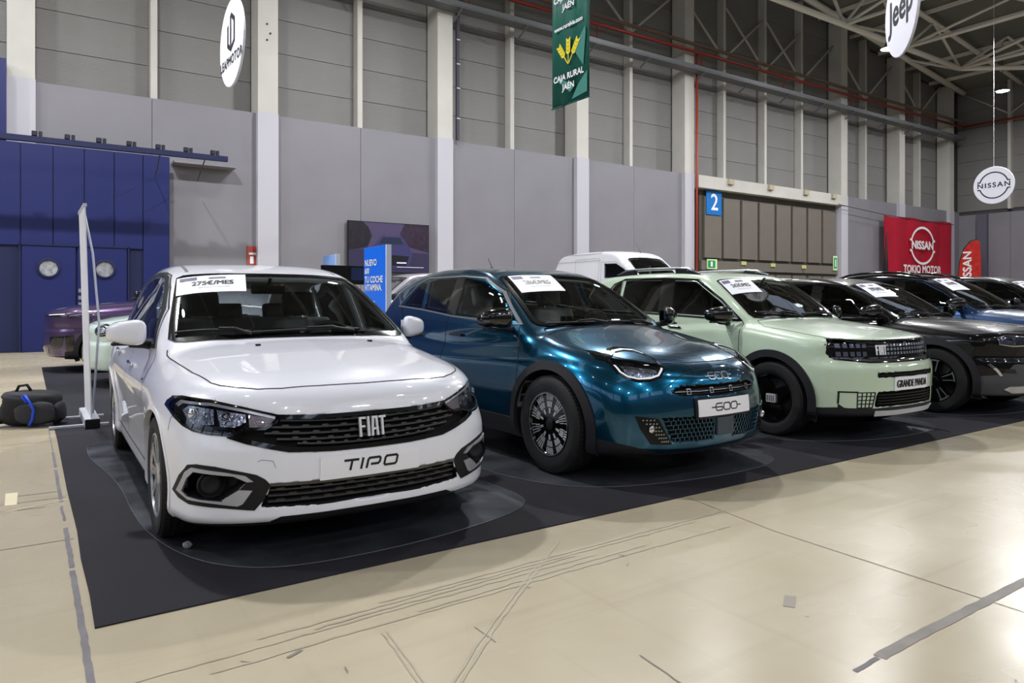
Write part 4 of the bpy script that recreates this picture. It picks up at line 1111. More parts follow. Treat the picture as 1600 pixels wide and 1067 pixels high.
# ------------------------------------------------------------------ white saloon (hero car, leftmost of the front row)
def arc(cy, cz, r, a0, a1, n=28): return [(cy + r*math.cos(t), cz + r*math.sin(t)) for t in np.linspace(a0, a1, n)]
def m2(half):
    """mirror a half outline given from centre to centre (x>=0) into a full closed polygon"""
    h = [tuple(p) for p in half]
    return h + [(-x, y) for x, y in reversed(h) if x > 1e-6]
def hinge(poly): return [(-.05 if x < 1e-6 else x, y) for x, y in poly]
def bowl(P, r, m, par, name='reflector', d=.03):
    MB().lathe([(r, 0), (r*.86, d*.35), (r*.5, d*.9), (.001, d)], 20, 'y', tuple(P)).build(name, m, par, True)
def build_tipo():
    B = Body(TIPO); S = TIPO
    W = paint('white_paint', srgb(228, 229, 238), 0., .30)
    car = thing('saloon_car', 'white four-door saloon, nearest of the parked cars', 'car', (1.41, 3.30, .012), -.017, 'cars in the front row')
    ws = [(0,1.165),(.40,1.183),(.65,1.235),(.715,1.262),(.745,1.31),(.72,1.45),(.605,1.985),(.56,2.01),(.4,2.005),(0,1.995)]
    fw = [(1.43,.972),(1.66,1.155),(1.9,1.285),(2.10,1.362),(2.25,1.392),(2.25,.962)]
    rw = [(2.32,.962),(2.32,1.398),(2.7,1.402),(3.0,1.375),(3.18,1.335),(3.24,.985)]
    qw = [(3.29,.99),(3.24,1.318),(3.45,1.225),(3.66,1.075),(3.60,1.01)]
    rear = [(0,4.17),(.55,4.10),(.50,3.62),(0,3.62)]
    for q in (fw, rw, qw): B.holes.append(('side', q, .02, .3))
    B.holes.append(('top', hinge(inset(m2(ws), 0)[:len(ws)]), .035, .9)); B.holes.append(('top', hinge(rear), .03, 1.0))
    hl = [(.845,.711),(.837,.731),(.818,.755),(.79,.762),(.695,.755),(.577,.728),(.43,.688),(.452,.658),(.495,.633),(.558,.634),(.613,.618),(.65,.607),(.72,.611),(.772,.622),(.803,.64),(.825,.667)]
    gr = [(0,.677),(.26,.678),(.43,.686),(.46,.655),(.495,.632),(.56,.632),(.613,.616),(.645,.607),(.575,.577),(.485,.551),(.40,.53),(.21,.519),(0,.517)]
    lg = [(0,.373),(.28,.374),(.47,.378),(.515,.275),(.27,.264),(0,.265)]
    fog_o = [(.84,.328),(.822,.411),(.797,.467),(.768,.474),(.70,.468),(.587,.442),(.537,.428),(.502,.406),(.478,.378),(.508,.306),(.542,.262),(.657,.275),(.79,.283),(.822,.30)]
    fog_i = [(.574,.398),(.627,.424),(.774,.437),(.795,.406),(.811,.34),(.794,.321),(.75,.313),(.669,.310),(.654,.326),(.606,.362)]
    B.recess += [(inset(hl, .006), .055, .8), (hinge(gr), .05, .5), (hinge(lg), .05, .5), (fog_i, .09, .8)]
    hood = [(0,.135),(.22,.147),(.40,.172),(.50,.208),(.58,.268),(.645,.34),(.675,.40),(.72,.64),(.745,.88),(.768,1.18),(.76,1.23),(.72,1.262),(.65,1.228),(.40,1.175),(0,1.157)]
    hoodf = m2(hood)
    fd = [(1.33,.30),(1.30,.80),(1.36,.95),(1.62,1.175),(1.88,1.31),(2.1,1.40),(2.285,1.425),(2.285,.30)]
    rd = [(2.285,.30),(2.285,1.425),(2.7,1.432),(3.02,1.405),(3.22,1.35),(3.33,1.0),(3.30,.82),(3.16,.62),(3.02,.42),(2.98,.30)]
    def rec(P):
        P = inset(np.asarray(P), -.012); return lambda x, y, z, o, n: np.maximum.reduce([o+.005, y-.8, sdp(P, x, z)])
    reg = base_regions(B, MATS['cabin_grey'], MATS['liner'], MATS['black_matte'])
    reg += [('lamp_housing', MATS['lamp_dark'], rec(hl), True), ('grille_backing', MATS['liner'], rec(hinge(gr)), False),
            ('lower_grille_backing', MATS['liner'], rec(hinge(lg)), False), ('fog_lamp_housing', MATS['black_matte'], rec(fog_i), True),
            ('chin_spoiler', MATS['black_satin'], lambda x, y, z, o, n: np.maximum.reduce([x-.45+(z-.19)*.5, z-.214, y-.35]), False),
            ('hood', W, lambda x, y, z, o, n: np.maximum.reduce([sdp(hood + [(-.05, 1.157), (-.05, .135)], x, y), .78-z, -.02-o, (.3-n[:, 2])*.1]), False),
            ('front_bumper', W, lambda x, y, z, o, n: np.maximum.reduce([y-.505, z-.69, -.02-o]), False),
            ('front_door', W, lambda x, y, z, o, n: np.maximum(sdp(fd, y, z), .5-x), True),
            ('rear_door', W, lambda x, y, z, o, n: np.maximum(sdp(rd, y, z), .5-x), True),
            ('roof', W, lambda x, y, z, o, n: np.maximum.reduce([1.36-z, x-.505, y-3.6]), False)]
    split_body(B, car, .0145, reg, ('body_shell', W))
    sm = MATS['seam']; bg = MATS['black_gloss']; bs = MATS['black_satin']
    # panel gaps
    ribbon(B, 'hood_gap', 'top', [(-x, y) for x, y in reversed(hood[:11])] + hood[1:11], .006, sm, car, off=.0015)
    for q in (fd, rd): ribbon(B, 'door_gap', 'side', q, .006, sm, car, off=.0015, closed=True, mirror=1)
    ribbon(B, 'bumper_gap', 'side', [(.47,.70),(.50,.655),(.505,.60)], .004, sm, car, off=.001, mirror=1)
    ribbon(B, 'roof_ditch', 'top', [(.525,2.08),(.515,2.4),(.50,3.0),(.49,3.4)], .022, mat('roof_strip', srgb(88, 88, 96), .5), car, off=.001, mirror=1)
    # glazing
    g = patch(B, 'windshield', 'top', m2(ws), MATS['wind_glass'], car, off=.004, h=.09)[0]
    wi = inset(m2(ws), .045)
    patch(B, 'windshield_border', 'top', m2(ws), MATS['frit'], g, off=.0055, h=.08, holes=[wi])
    for nm, q in (('front_window', fw), ('rear_door_window', rw), ('quarter_window', qw)):
        for o in patch(B, nm, 'side', q, MATS['side_glass'], car, off=.003, h=.1, mirror=1): pass
    ribbon(B, 'window_trim', 'side', [(1.40,.955),(1.65,1.165),(1.9,1.30),(2.10,1.378),(2.28,1.41),(2.7,1.418),(3.0,1.392),(3.2,1.345),(3.46,1.24),(3.70,1.075),(3.63,1.0),(3.24,.972),(2.3,.948)], .026, bs, car, off=.004, closed=True, mirror=1)
    patch(B, 'door_pillar', 'side', [(2.24,.955),(2.24,1.40),(2.335,1.408),(2.335,.957)], bg, car, off=.0035, h=.1, mirror=1)
    patch(B, 'rear_window', 'top', m2(rear), MATS['side_glass'], car, off=.004, h=.1)
    # headlamps
    for sd in (1, -1):
        mir = 0 if sd == 1 else -1
        lens = patch(B, 'headlight', 'front', hl, MATS['lens'], car, off=.003, h=.03, mirror=mir, label='clear headlight with chrome reflectors')[0]
        rm = mat('reflector', srgb(200, 204, 222), .12, 1., bump=(55, .9))
        A = [(.812,.705),(.79,.732),(.70,.722),(.704,.655),(.775,.648),(.803,.675)]; Bp = [(.688,.720),(.575,.703),(.576,.668),(.62,.645),(.682,.646)]
        for q in (A, Bp): patch(B, 'reflector', 'front', q, rm, lens, off=-.022, h=.02, mirror=mir)
        ribbon(B, 'lamp_trim', 'front', [(.818,.722),(.80,.742),(.70,.742),(.577,.717),(.45,.682)], .013, mat('lamp_trim', srgb(205, 206, 212), .3, .4), lens, off=-.004, mirror=mir)
        patch(B, 'turn_signal', 'front', [(.56,.70),(.455,.676),(.475,.652),(.50,.640),(.56,.642)], mat('signal', srgb(150, 140, 146), .2, .5, bump=(120, .5)), lens, off=-.006, h=.02, mirror=mir)
        for (cx, cz, r) in ((.755,.69,.030),(.64,.684,.022)):
            p = B.onto('front', [(cx, cz)])[0]; b = MB(); b.lathe([(r, .02), (r*.8, .006), (r*.4, -.002), (.001, -.004)], 16, 'y', (sd*p[0], p[1]+.012, p[2])); b.build('bulb_lens', MATS['chrome'], lens, True)
        ribbon(B, 'lens_rim', 'front', hl, .010, bg, lens, off=.004, closed=True, h=.025, mirror=mir)
    # grille
    sl = MATS['black_satin']
    def bars(zs, zend, xe, name, w, par, blocks, hb, m):
        for k, z in enumerate(zs):
            pts = [(x, z + zend*(x/xe(z))**2) for x in np.linspace(-xe(z), xe(z), 33)]
            o = ribbon(B, name, 'front', pts, w, m, par, off=-.012, depth=.02)[0]
            n = blocks; parts = []
            for i in range(n):
                xc = -xe(z) + (i + .5 + .5*(k % 2))*2*xe(z)/n; bw = xe(z)/n*.9
                if abs(xc) + bw/2 > xe(z): continue
                zz = z + zend*(xc/xe(z))**2
                q = np.array([(xc-bw/2, zz), (xc+bw/2, zz), (xc+bw/2-.008, zz+hb), (xc-bw/2+.008, zz+hb)]); shape_on(B, 'grille_tooth', 'front', q, [(0, 1, 2, 3)], m, o, off=-.010, depth=.02)
    bars([.655,.627,.599,.571,.546], .016, lambda z: .43 if z > .64 else (.50 if z > .58 else .45 if z > .55 else .36), 'grille_slat', .008, car, 11, .011, mat('slat', srgb(52, 52, 54), .45))
    ribbon(B, 'grille_lower_bar', 'front', [(-x, z) for x, z in [(.645,.605),(.575,.579),(.485,.555),(.40,.535),(.21,.524)]] + [(0,.522)] + [(.21,.524),(.40,.535),(.485,.555),(.575,.579),(.645,.605)], .022, bg, car, off=.006, depth=.02)
    ribbon(B, 'grille_upper_bar', 'front', [(-.435,.685),(-.26,.676),(0,.675),(.26,.676),(.435,.685)], .020, bg, car, off=.004, depth=.02)
    bars([.345,.318,.290], .004, lambda z: .49, 'lower_grille_slat', .007, car, 9, .010, mat('slat', srgb(52, 52, 54), .45))
    ribbon(B, 'lower_grille_bar', 'front', [(-.48,.379),(-.28,.374),(0,.372),(.28,.374),(.48,.379)], .014, bg, car, off=.005, depth=.02)
    # badge letters (tall condensed capitals)
    x0, z0, hh = -.068, .564, .094
    def R(a, b, c, d): return (np.array([(x0+a, z0+b), (x0+c, z0+b), (x0+c, z0+d), (x0+a, z0+d)]), [(0, 1, 2, 3)])
    L = [R(0,0,.011,hh), R(.011,hh-.011,.034,hh), R(.011,.043,.030,.054), R(.041,0,.053,hh)]
    L += [(np.array([(x0+.060,z0),(x0+.071,z0),(x0+.0755,z0+hh-.011),(x0+.084,z0+hh-.011),(x0+.088,z0),(x0+.099,z0),(x0+.094,z0+hh),(x0+.066,z0+hh)]), [(0,1,2,7),(2,3,6,7),(3,4,5,6)]), R(.071,.028,.088,.038)]
    L += [R(.114,0,.125,hh), R(.101,hh-.011,.138,hh)]
    V, F = joins(L); shape_on(B, 'badge', 'front', V, F, mat('badge_silver', srgb(222, 222, 228), .3, .3), car, off=.016, depth=.014, label='tall silver badge letters')
    # plate with model name
    pl = patch(B, 'number_plate', 'front', [(-.262,.378),(.25,.378),(.25,.488),(-.262,.488)], MATS['plate_white'], car, off=.006, h=.05, depth=.008)[0]
    sh = .22
    def st(pts, closed=False): return stroke([(x + sh*(z-.44), z) for x, z in pts], .0115, closed)
    L = [st([(-.152,.460),(-.078,.460)]), st([(-.112,.455),(-.112,.412)]), st([(-.058,.466),(-.058,.412)]),
         st([(-.030,.412),(-.030,.452),(-.024,.460),(.026,.460),(.033,.454),(.033,.438),(.026,.430),(-.012,.430)]),
         st([(.060,.452),(.066,.460),(.118,.460),(.125,.453),(.125,.424),(.118,.417),(.066,.417),(.060,.424)], True)]
    V, F = joins(L); shape_on(B, 'plate_lettering', 'front', V, F, MATS['ink'], pl, off=.0075)
    # fog lamp surrounds
    ch = [(.826,.336),(.802,.433),(.781,.458),(.659,.443),(.582,.427),(.549,.399),(.574,.398),(.627,.426),(.774,.439),(.795,.406),(.811,.34),(.794,.319),(.75,.311),(.669,.308),(.654,.326),(.606,.362),(.552,.358),(.589,.296),(.609,.286),(.697,.298),(.79,.306)]
    for sd in (1, -1):
        mir = 0 if sd == 1 else -1
        s = patch(B, 'fog_lamp_surround', 'front', fog_o, bs, car, off=.004, h=.03, holes=[fog_i], mirror=mir, depth=.01)[0]
        patch(B, 'chrome_bracket', 'front', ch, mat('soft_chrome', srgb(176, 178, 188), .38, .55), s, off=.010, h=.02, mirror=mir, depth=.012, label='silver C-shaped trim')
        p = B.onto('front', [(.708, .378)])[0]
        MB().lathe([(.060, .0), (.060, .03), (.046, .032), (.044, .012), (.03, .020), (.001, .022)], 24, 'y', (sd*p[0], p[1]+.02, p[2])).build('fog_lamp', MATS['clad'], s, True)
    ribbon(B, 'bumper_tow_cover', 'front', [(-.534,.488),(-.515,.496),(-.47,.488),(-.458,.456)], .0025, mat('fine_gap', srgb(120, 120, 126), .7), car, off=.001)
    for yw in S['axles']: ribbon(B, 'arch_lip', 'side', arc(yw, S['wr'], S['arch']+.004, -.42, math.pi+.42, 40), .022, W, car, off=.004, h=.03, mirror=1, depth=.03)
    ribbon(B, 'chin_edge', 'front', [(-.47,.196),(-.43,.214),(-.2,.214),(.2,.214),(.43,.214),(.47,.196)], .02, bs, car, off=.004, depth=.01)
    # mirrors, handles, wipers, jets
    for sd in (1, -1): door_mirror(car, (.945, 1.55, 1.035), W, MATS['black_matte'], sd, (.105, .08, .145))
    for y, z in ((2.10,.80),(3.10,.83)):
        for o in rail(B, 'door_handle', 'side', [(y-.09,z),(y+.09,z+.006)], .013, MATS['chrome'], car, off=.018, mirror=1): pass
    wiper(B, car, (-.705,1.325), (-.30,1.235), MATS['black_matte'], (-.30,1.20)); wiper(B, car, (-.30,1.222), (.40,1.245), MATS['black_matte'], (.36,1.215))
    for x, y in ((-.31,.99),(.396,1.03)): MB().box(tuple(B.onto('top', [(x, y)])[0] + [0, 0, .004]), (.028, .018, .012)).build('washer_jet', MATS['black_matte'], car)
    for o in patch(B, 'side_marker', 'side', [(1.33,.765),(1.345,.778),(1.375,.775),(1.38,.762)], MATS['satin_metal'], car, off=.004, h=.02, mirror=1, depth=.006): pass
    # cabin
    cabin(car, S, MATS['cabin_dark'], MATS['cabin_dark'], 1.22, .93, seat_y=2.02, rear_y=2.86, sz=.50, lhd=1, bk=.56)
    rear_view_mirror(car, (0, 1.98, 1.31))
    # wheels
    def face(wh, mk, R, w, rr, wo):
        for k in range(10):
            b = MB(); t = 2*math.pi*k/10
            for dt in (-.09, .09): radial(b, t+dt, .045, rr*.97, .026, .020, wo*.80, wo*.88, .022)
            mk('spoke%d' % k, b, MATS['silver_paint'], wh, False).name = 'spoke'
        spoke_wheel_cap(mk, wh, MATS['silver_paint'], .062, wo*.86)
    place_wheels(B, car, dict(key='tipo', R=.316, w=.205, rr=.212, rim_m=MATS['silver_paint'], face=face), 1.55)
    return B, car
B_TIPO, car_tipo = build_tipo()
print('saloon', round(time.time()-T0, 1))
# ------------------------------------------------------------------ the other cars
def arch_ring(B, par, m, w, off=.012, name='arch_cladding', depth=.03, a=(-.35, math.pi+.35)):
    S = B.S
    for yw in S['axles']:
        ribbon(B, name, 'side', arc(yw, S['wr'], S['arch']+w/2-.008, a[0], a[1], 40), w, m, par, off=off, h=.04, mirror=1, depth=depth)
def car_common(B, car, P, D):
    """everything the cars share: openings, panels, glazing, cladding, mirrors, cabin, wheels. D = design dict"""
    S = B.S; cl = MATS['clad']; bs = MATS['black_satin']
    ws = D['ws']; wins = D['wins']
    for nm, q in wins: B.holes.append(('side', q, .018, .3))
    B.holes.append(('top', hinge(inset(m2(ws), 0)[:len(ws)]), .03, S['belt']-.1))
    if D.get('rear'): B.holes.append(('top', hinge(D['rear']), .03, S['belt']+.05))
    for q in D.get('recess', ()): B.recess.append(q[1:])
    def rec(Q):
        Q = inset(np.asarray(Q), -.012); return lambda x, y, z, o, n: np.maximum.reduce([o+.005, y-.8, sdp(Q, x, z)])
    reg = base_regions(B, MATS['cabin_grey'], MATS['liner'], MATS['black_matte'])
    for q in D.get('recess', ()): reg.append((q[0], MATS[D.get('recess_m', {}).get(q[0], 'liner')], rec(q[1]), min(v[0] for v in q[1]) > .05))
    for r in D.get('regions', ()): reg.append(r)
    hood = D['hood']; fd, rd = D['doors']
    reg += [('hood', D.get('hood_m', P), lambda x, y, z, o, n: np.maximum.reduce([sdp(hood + [(-.05, hood[-1][1]), (-.05, hood[0][1])], x, y), D['hood_z']-z, -.02-o, (.25-n[:, 2])*.1]), False),
            ('front_bumper', P, lambda x, y, z, o, n: np.maximum.reduce([y-D.get('by', .5), z-D.get('bz', .68), -.02-o]), False),
            ('front_door', P, lambda x, y, z, o, n: np.maximum(sdp(fd, y, z), .5-x), True), ('rear_door', P, lambda x, y, z, o, n: np.maximum(sdp(rd, y, z), .5-x), True),
            ('roof', D.get('roof_m', P), lambda x, y, z, o, n: np.maximum.reduce([S['H']-D.get('roof_d', .13)-z, x-D.get('roof_x', .62), -.02-o]), False)]
    split_body(B, car, D['h'], reg, ('body_shell', P))
    sm = MATS['seam']
    hl = [p for p in hood[:-1]]
    go = D.get('gap_off', .0015)
    ribbon(B, 'hood_gap', 'top', [(-x, y) for x, y in reversed(hl)] + hl[1:], .006, sm, car, off=go)
    for q in (fd, rd): ribbon(B, 'door_gap', 'side', q, .006, sm, car, off=go, closed=True, mirror=1)
    g = patch(B, 'windshield', 'top', m2(ws), MATS['wind_glass'], car, off=.004, h=.10)[0]
    patch(B, 'windshield_border', 'top', m2(ws), MATS['frit'], g, off=.0055, h=.09, holes=[inset(m2(ws), .04)])
    for nm, q in wins: patch(B, nm, 'side', q, MATS[D.get('glass', 'side_glass')], car, off=.003, h=.11, mirror=1)
    if D.get('rear'): patch(B, 'rear_window', 'top', m2(D['rear']), MATS['side_glass'], car, off=.004, h=.12)
    if D.get('trim'): ribbon(B, 'window_trim', 'side', D['trim'], D.get('trim_w', .022), MATS[D.get('trim_m', 'black_satin')], car, off=.004, closed=True, mirror=1)
    for q in D.get('pillars', ()): patch(B, 'door_pillar', 'side', q, MATS['black_gloss'], car, off=.0035, h=.12, mirror=1)
    if D.get('arch_w'): arch_ring(B, car, cl, D['arch_w'], D.get('arch_off', .012))
    if D.get('sill'): patch(B, 'sill_cladding', 'side', D['sill'], cl, car, off=.008, h=.12, mirror=1, depth=.02)
    for sd in (1, -1): door_mirror(car, D['mirror'], MATS[D.get('mirror_m', 'black_gloss')], MATS['black_matte'], sd, D.get('msize', (.115, .08, .15)))
    for y, z in D.get('handles', ()): rail(B, 'door_handle', 'side', [(y-.09, z), (y+.09, z+.006)], .012, MATS[D.get('handle_m', 'black_gloss')], car, off=.016, mirror=1)
    w0 = ws[0][1]
    if D.get('wipers', True):
        wiper(B, car, (-.58, w0+.12), (-.05, w0+.03), MATS['black_matte'], (-.05, w0-.02)); wiper(B, car, (0, w0+.04), (.55, w0+.07), MATS['black_matte'], (.5, w0+.02))
    if D.get('cabin', True):
        cabin(car, S, MATS[D.get('seat_m', 'cabin_dark')], MATS['cabin_dark'], *D['dash'], seat_y=D['seat_y'], rear_y=D['seat_y']+.84, sz=D.get('sz', .58), lhd=1, bk=.54)
        rear_view_mirror(car, (0, ws[-1][1]-.06, D['rvm_z']))
    if D.get('ant'): antenna(car, tuple(B.onto('top', [D['ant']])[0]), MATS['black_matte'], D.get('ant_h', .12))
    place_wheels(B, car, D['wheel'], D['track'])
def strokes_on(B, name, Ls, w, m, par, off, view='front', depth=0., label=None, mirror=0):
    V, F = joins([stroke(p, w, c) for p, c in Ls]); return shape_on(B, name, view, V, F, m, par, off=off, depth=depth, label=label, mirror=mirror)
def six_hundred(cx, cz, w, h):
    """outline strokes of the figures 6 0 0 struck through by a short bar either side"""
    d = w/3.9; L = []
    for i in range(3):
        x0 = cx - 1.5*d + i*d + d*.08; x1 = x0 + d*.84; r = h*.22
        box = [(x0+r, cz-h/2), (x1-r, cz-h/2), (x1, cz-h/2+r), (x1, cz+h/2-r), (x1-r, cz+h/2), (x0+r, cz+h/2), (x0, cz+h/2-r), (x0, cz-h/2+r)]
        if i == 0:
            L.append(([(x1, cz+h/2), (x0+r, cz+h/2), (x0, cz+h/2-r), (x0, cz-h/2+r), (x0+r, cz-h/2), (x1-r, cz-h/2), (x1, cz-h/2+r), (x1, cz-.03*h), (x1-r*.6, cz), (x0, cz)], False))
        else: L.append((box, True))
    L.append(([(cx-w/2, cz), (cx-1.5*d+d*.08, cz)], False)); L.append(([(cx+1.5*d-d*.08, cz), (cx+w/2, cz)], False))
    return L
def price_card(B, poly, loc, rz, label, price, line='/MES'):
    """printed price sheet stuck on the windshield (a thing of its own)"""
    poly = np.asarray(poly, float)                       # corners: top-left, top-right, bottom-right, bottom-left (top view)
    o = patch(B, 'price_card', 'top', poly, mat('card_paper', srgb(236, 236, 242), .6), None, off=.012, h=.06, depth=.002)[0]
    o.location = loc; o.rotation_euler = (0, 0, rz); tag(o, label, 'price card', 'price cards on the windshields')
    tl, tr, br, bl = poly
    def uv(u, v): return (tl*(1-u) + tr*u)*(1-v) + (bl*(1-u) + br*u)*v
    asp = np.linalg.norm(tr-tl)/np.linalg.norm(bl-tl)
    def rect(u0, v0, u1, v1, m, nm):
        W = [uv(u0, v1), uv(u1, v1), uv(u1, v0), uv(u0, v0)]
        shape_on(B, nm, 'top', W, [(0, 1, 2, 3)], m, o, off=.0135)
    rect(.04, .08, .28, .28, mat('card_violet', srgb(86, 76, 116), .6), 'card_logo'); rect(.45, .14, .70, .25, mat('card_grey', srgb(120, 118, 130), .6), 'card_picture')
    V, F = text_geo(price + line, 1.0); V = V.copy()
    V[:, 0] = (V[:, 0]-V[:, 0].min())/(np.ptp(V[:, 0])); V[:, 1] = (V[:, 1]-V[:, 1].min())/np.ptp(V[:, 1])
    for kk, dx in enumerate((-.006, 0, .006)):
        W = [uv(.21 + .60*a + dx, .60 - .24*b) for a, b in V]; shape_on(B, 'price_lettering', 'top', W, F, MATS['ink'], o, off=.0135+kk*.0006)
    rect(.30, .72, .76, .735, mat('card_grey', srgb(120, 118, 130), .6), 'card_small_print')
    return o

def build_six():
    B = Body(SIX); S = SIX; loc, rz = (3.95, 3.24, .012), .012
    P = paint('teal_paint', srgb(0, 76, 106), .88, .22)
    car = thing('hatchback_car', 'metallic teal-blue hatchback with oval headlights, beside the white saloon', 'car', loc, rz, 'cars in the front row')
    lamp = [(.641,.851),(.574,.879),(.50,.889),(.437,.883),(.415,.859),(.410,.813),(.418,.765),(.48,.717),(.537,.700),(.609,.696),(.659,.713),(.686,.742),(.692,.795),(.668,.832)]
    low = [(.66,.828),(.585,.816),(.512,.803),(.420,.790),(.425,.762),(.48,.722),(.537,.706),(.609,.702),(.655,.718),(.680,.745),(.685,.795)]
    slot = [(0,.652),(.34,.650),(.40,.635),(.425,.622),(.34,.594),(0,.583)]
    lg = [(.10,.448),(.50,.452),(.425,.300),(.10,.296)]
    rw_ = mat('teal_gloss', srgb(20, 70, 92), .25, .6, coat=1.)
    fog = [(.662,.472),(.533,.455),(.437,.279),(.576,.288),(.636,.39)]
    def lip(x, y, z, o, n): return np.maximum(y-.75, z-np.interp(x, [0, .5, .577, .9], [.214, .218, .246, .333]))
    wh = []
    def face(w_, mk, R, w, rr, wo):
        mk('wheel_face', MB().lathe([(rr*.97, wo*.68), (rr*.6, wo*.72), (.05, wo*.76), (.001, wo*.76)], 40, 'x'), MATS['black_gloss'], w_)
        for k in range(10):
            b = MB(); t = 2*math.pi*k/10 + .3
            for i in range(4):                    # short machined bars fanned in a wedge
                a = t + (i-1.5)*.105
                for q, (r0, r1) in enumerate(((.34, .50), (.54, .72), (.76, .96))):
                    if q == 0 and i in (0, 3): continue
                    radial(b, a + (.02 if q == 1 else 0), rr*r0, rr*r1, .0045, .0075, wo*.768, wo*.758, .012)
            o_ = mk('spoke_inlay%d' % k, b, MATS['machined'], w_, False); o_.name = 'spoke_inlay'; o_['kind'] = 'stuff'
        mk('rim_line', MB().lathe([(rr*.985, wo*.93), (rr*.975, wo*.935), (rr*.965, wo*.93)], 48, 'x'), MATS['silver_paint'], w_)
        spoke_wheel_cap(mk, w_, MATS['black_satin'], .04, wo*.80)
    mat('cabin_light', srgb(128, 130, 132), .7); mat('trim_grey', srgb(96, 100, 104), .5, .3)
    D = dict(h=.0165, ws=[(0,1.14),(.30,1.16),(.52,1.22),(.63,1.285),(.655,1.34),(.55,1.95),(.50,1.99),(.3,1.995),(0,2.0)],
        wins=[('front_window', [(1.42,1.065),(1.72,1.272),(2.03,1.395),(2.36,1.428),(2.32,1.095)]), ('rear_door_window', [(2.44,1.105),(2.48,1.43),(3.03,1.425),(2.93,1.145)]), ('quarter_window', [(2.99,1.15),(3.08,1.42),(3.2,1.375),(3.42,1.175)])],
        rear=None, recess=[('headlamp_housing', low, .05, .8), ('grille_backing', hinge(slot), .05, .5), ('lower_grille_backing', lg, .05, .5)], recess_m={'headlamp_housing': 'lamp_dark'},
        regions=[('lower_lip', MATS['clad'], lip, True)],
        hood=[(0,.150),(.20,.160),(.375,.207),(.46,.245),(.58,.36),(.65,.482),(.703,.658),(.727,.90),(.69,1.08),(.61,1.22),(.50,1.19),(.30,1.15),(0,1.132)], hood_z=.78,
        doors=([(1.24,.34),(1.21,.76),(1.36,1.03),(1.74,1.31),(2.06,1.435),(2.41,1.458),(2.38,.34)], [(2.38,.34),(2.41,1.458),(3.06,1.452),(3.22,1.40),(3.40,1.14),(3.30,.95),(3.05,.72),(2.93,.34)]),
        by=.45, bz=.66, roof_m=P, roof_d=.10, roof_x=.5, trim=[(1.36,1.04),(1.74,1.292),(2.05,1.418),(2.40,1.443),(3.06,1.44),(3.22,1.388),(3.50,1.165),(2.95,1.135),(2.35,1.085)], trim_m='trim_grey', trim_w=.014,
        pillars=[[(2.30,1.09),(2.345,1.43),(2.50,1.432),(2.46,1.10)]], arch_w=.062, sill=[(1.28,.20),(1.28,.335),(2.9,.335),(2.97,.20)],
        mirror=(.965, 1.40, 1.085), handles=((2.19,.925),(2.95,.975)), dash=(1.20, .98), seat_y=2.0, rvm_z=1.34, seat_m='cabin_light', ant=(0, 2.9), ant_h=.10,
        wheel=dict(key='six', R=.347, w=.215, rr=.225, rim_m=MATS['black_gloss'], face=face), track=1.55)
    car_common(B, car, P, D)
    bg = MATS['black_gloss']
    # headlamps: oval bezel, body-coloured lid, lit arcs
    for sd in (1, -1):
        mir = 0 if sd == 1 else -1
        le = patch(B, 'headlight', 'front', low, MATS['lens'], car, off=.003, h=.03, mirror=mir, label='oval headlight under a body-coloured lid')[0]
        patch(B, 'reflector', 'front', [(.645,.805),(.585,.80),(.512,.788),(.445,.776),(.49,.732),(.54,.718),(.605,.716),(.645,.735)], mat('reflector', srgb(200, 204, 222), .12, 1., bump=(55, .9)), le, off=-.024, h=.025, mirror=mir)
        ribbon(B, 'lamp_bezel', 'front', lamp, .016, bg, le, off=.005, closed=True, h=.025, mirror=mir, depth=.01)
        dm = MATS['drl']
        ribbon(B, 'lamp_arc', 'front', [(.425,.770),(.48,.727),(.537,.711),(.605,.708),(.652,.722),(.676,.750),(.680,.79)], .010, dm, le, off=.007, h=.02, mirror=mir, label='white light arc')
        ribbon(B, 'lamp_brow', 'front', [(.63,.850),(.572,.872),(.50,.881),(.44,.876),(.422,.855)], .008, dm, le, off=.008, h=.02, mirror=mir, label='white light arc')
        ribbon(B, 'lid_edge', 'front', [(.66,.831),(.585,.819),(.512,.806),(.420,.793)], .006, bg, le, off=.006, h=.02, mirror=mir)
        patch(B, 'lamp_wedge', 'front', [(.70,.876),(.667,.872),(.645,.856),(.690,.816),(.725,.828)], bg, car, off=.005, h=.02, mirror=mir, depth=.006)
        f = patch(B, 'fog_lamp_panel', 'front', fog, mat('piano', srgb(10, 10, 12), .3, spec=.2, coat=.15), car, off=.006, h=.03, mirror=mir, depth=.012)[0]
        parts = []
        for r in range(7):
            for c in range(5):
                u = (c+.5)/5; v = (r+.5)/7
                x = (.640-.085*v*1.6)*(1-u) + (.535-.095*v)*u; z = .458*(1-v) + .292*v; s = .0045
                if not sdp(inset(fog, .012), np.array([x]), np.array([z]))[0] < 0: continue
                parts.append((np.array([(x-s, z-s), (x+s, z-s), (x+s*.6, z+s*.6), (x-s, z+s)]), [(0, 1, 2, 3)]))
        V, F = joins(parts); o = shape_on(B, 'chrome_flakes', 'front', V, F, MATS['satin_metal'], f, off=.008, mirror=mir)[0]; o['kind'] = 'stuff'
        p = B.onto('front', [(.575, .385)])[0]; MB().lathe([(.028, -.012), (.022, -.02), (.001, -.022)], 16, 'y', (sd*p[0], p[1], p[2])).build('fog_lamp', MATS['chrome'], f, True)
    # grille slot with four frames on a wire
    strokes_on(B, 'grille_wire', [([(-.40,.622),(-.2,.620),(.2,.620),(.40,.622)], False)], .005, MATS['satin_metal'], car, -.004, depth=.006)
    for x in (-.30, -.10, .10, .30): strokes_on(B, 'grille_link', [([(x-.014,.604),(x+.014,.604),(x+.014,.638),(x-.014,.638)], True)], .005, MATS['satin_metal'], car, -.002, depth=.006)
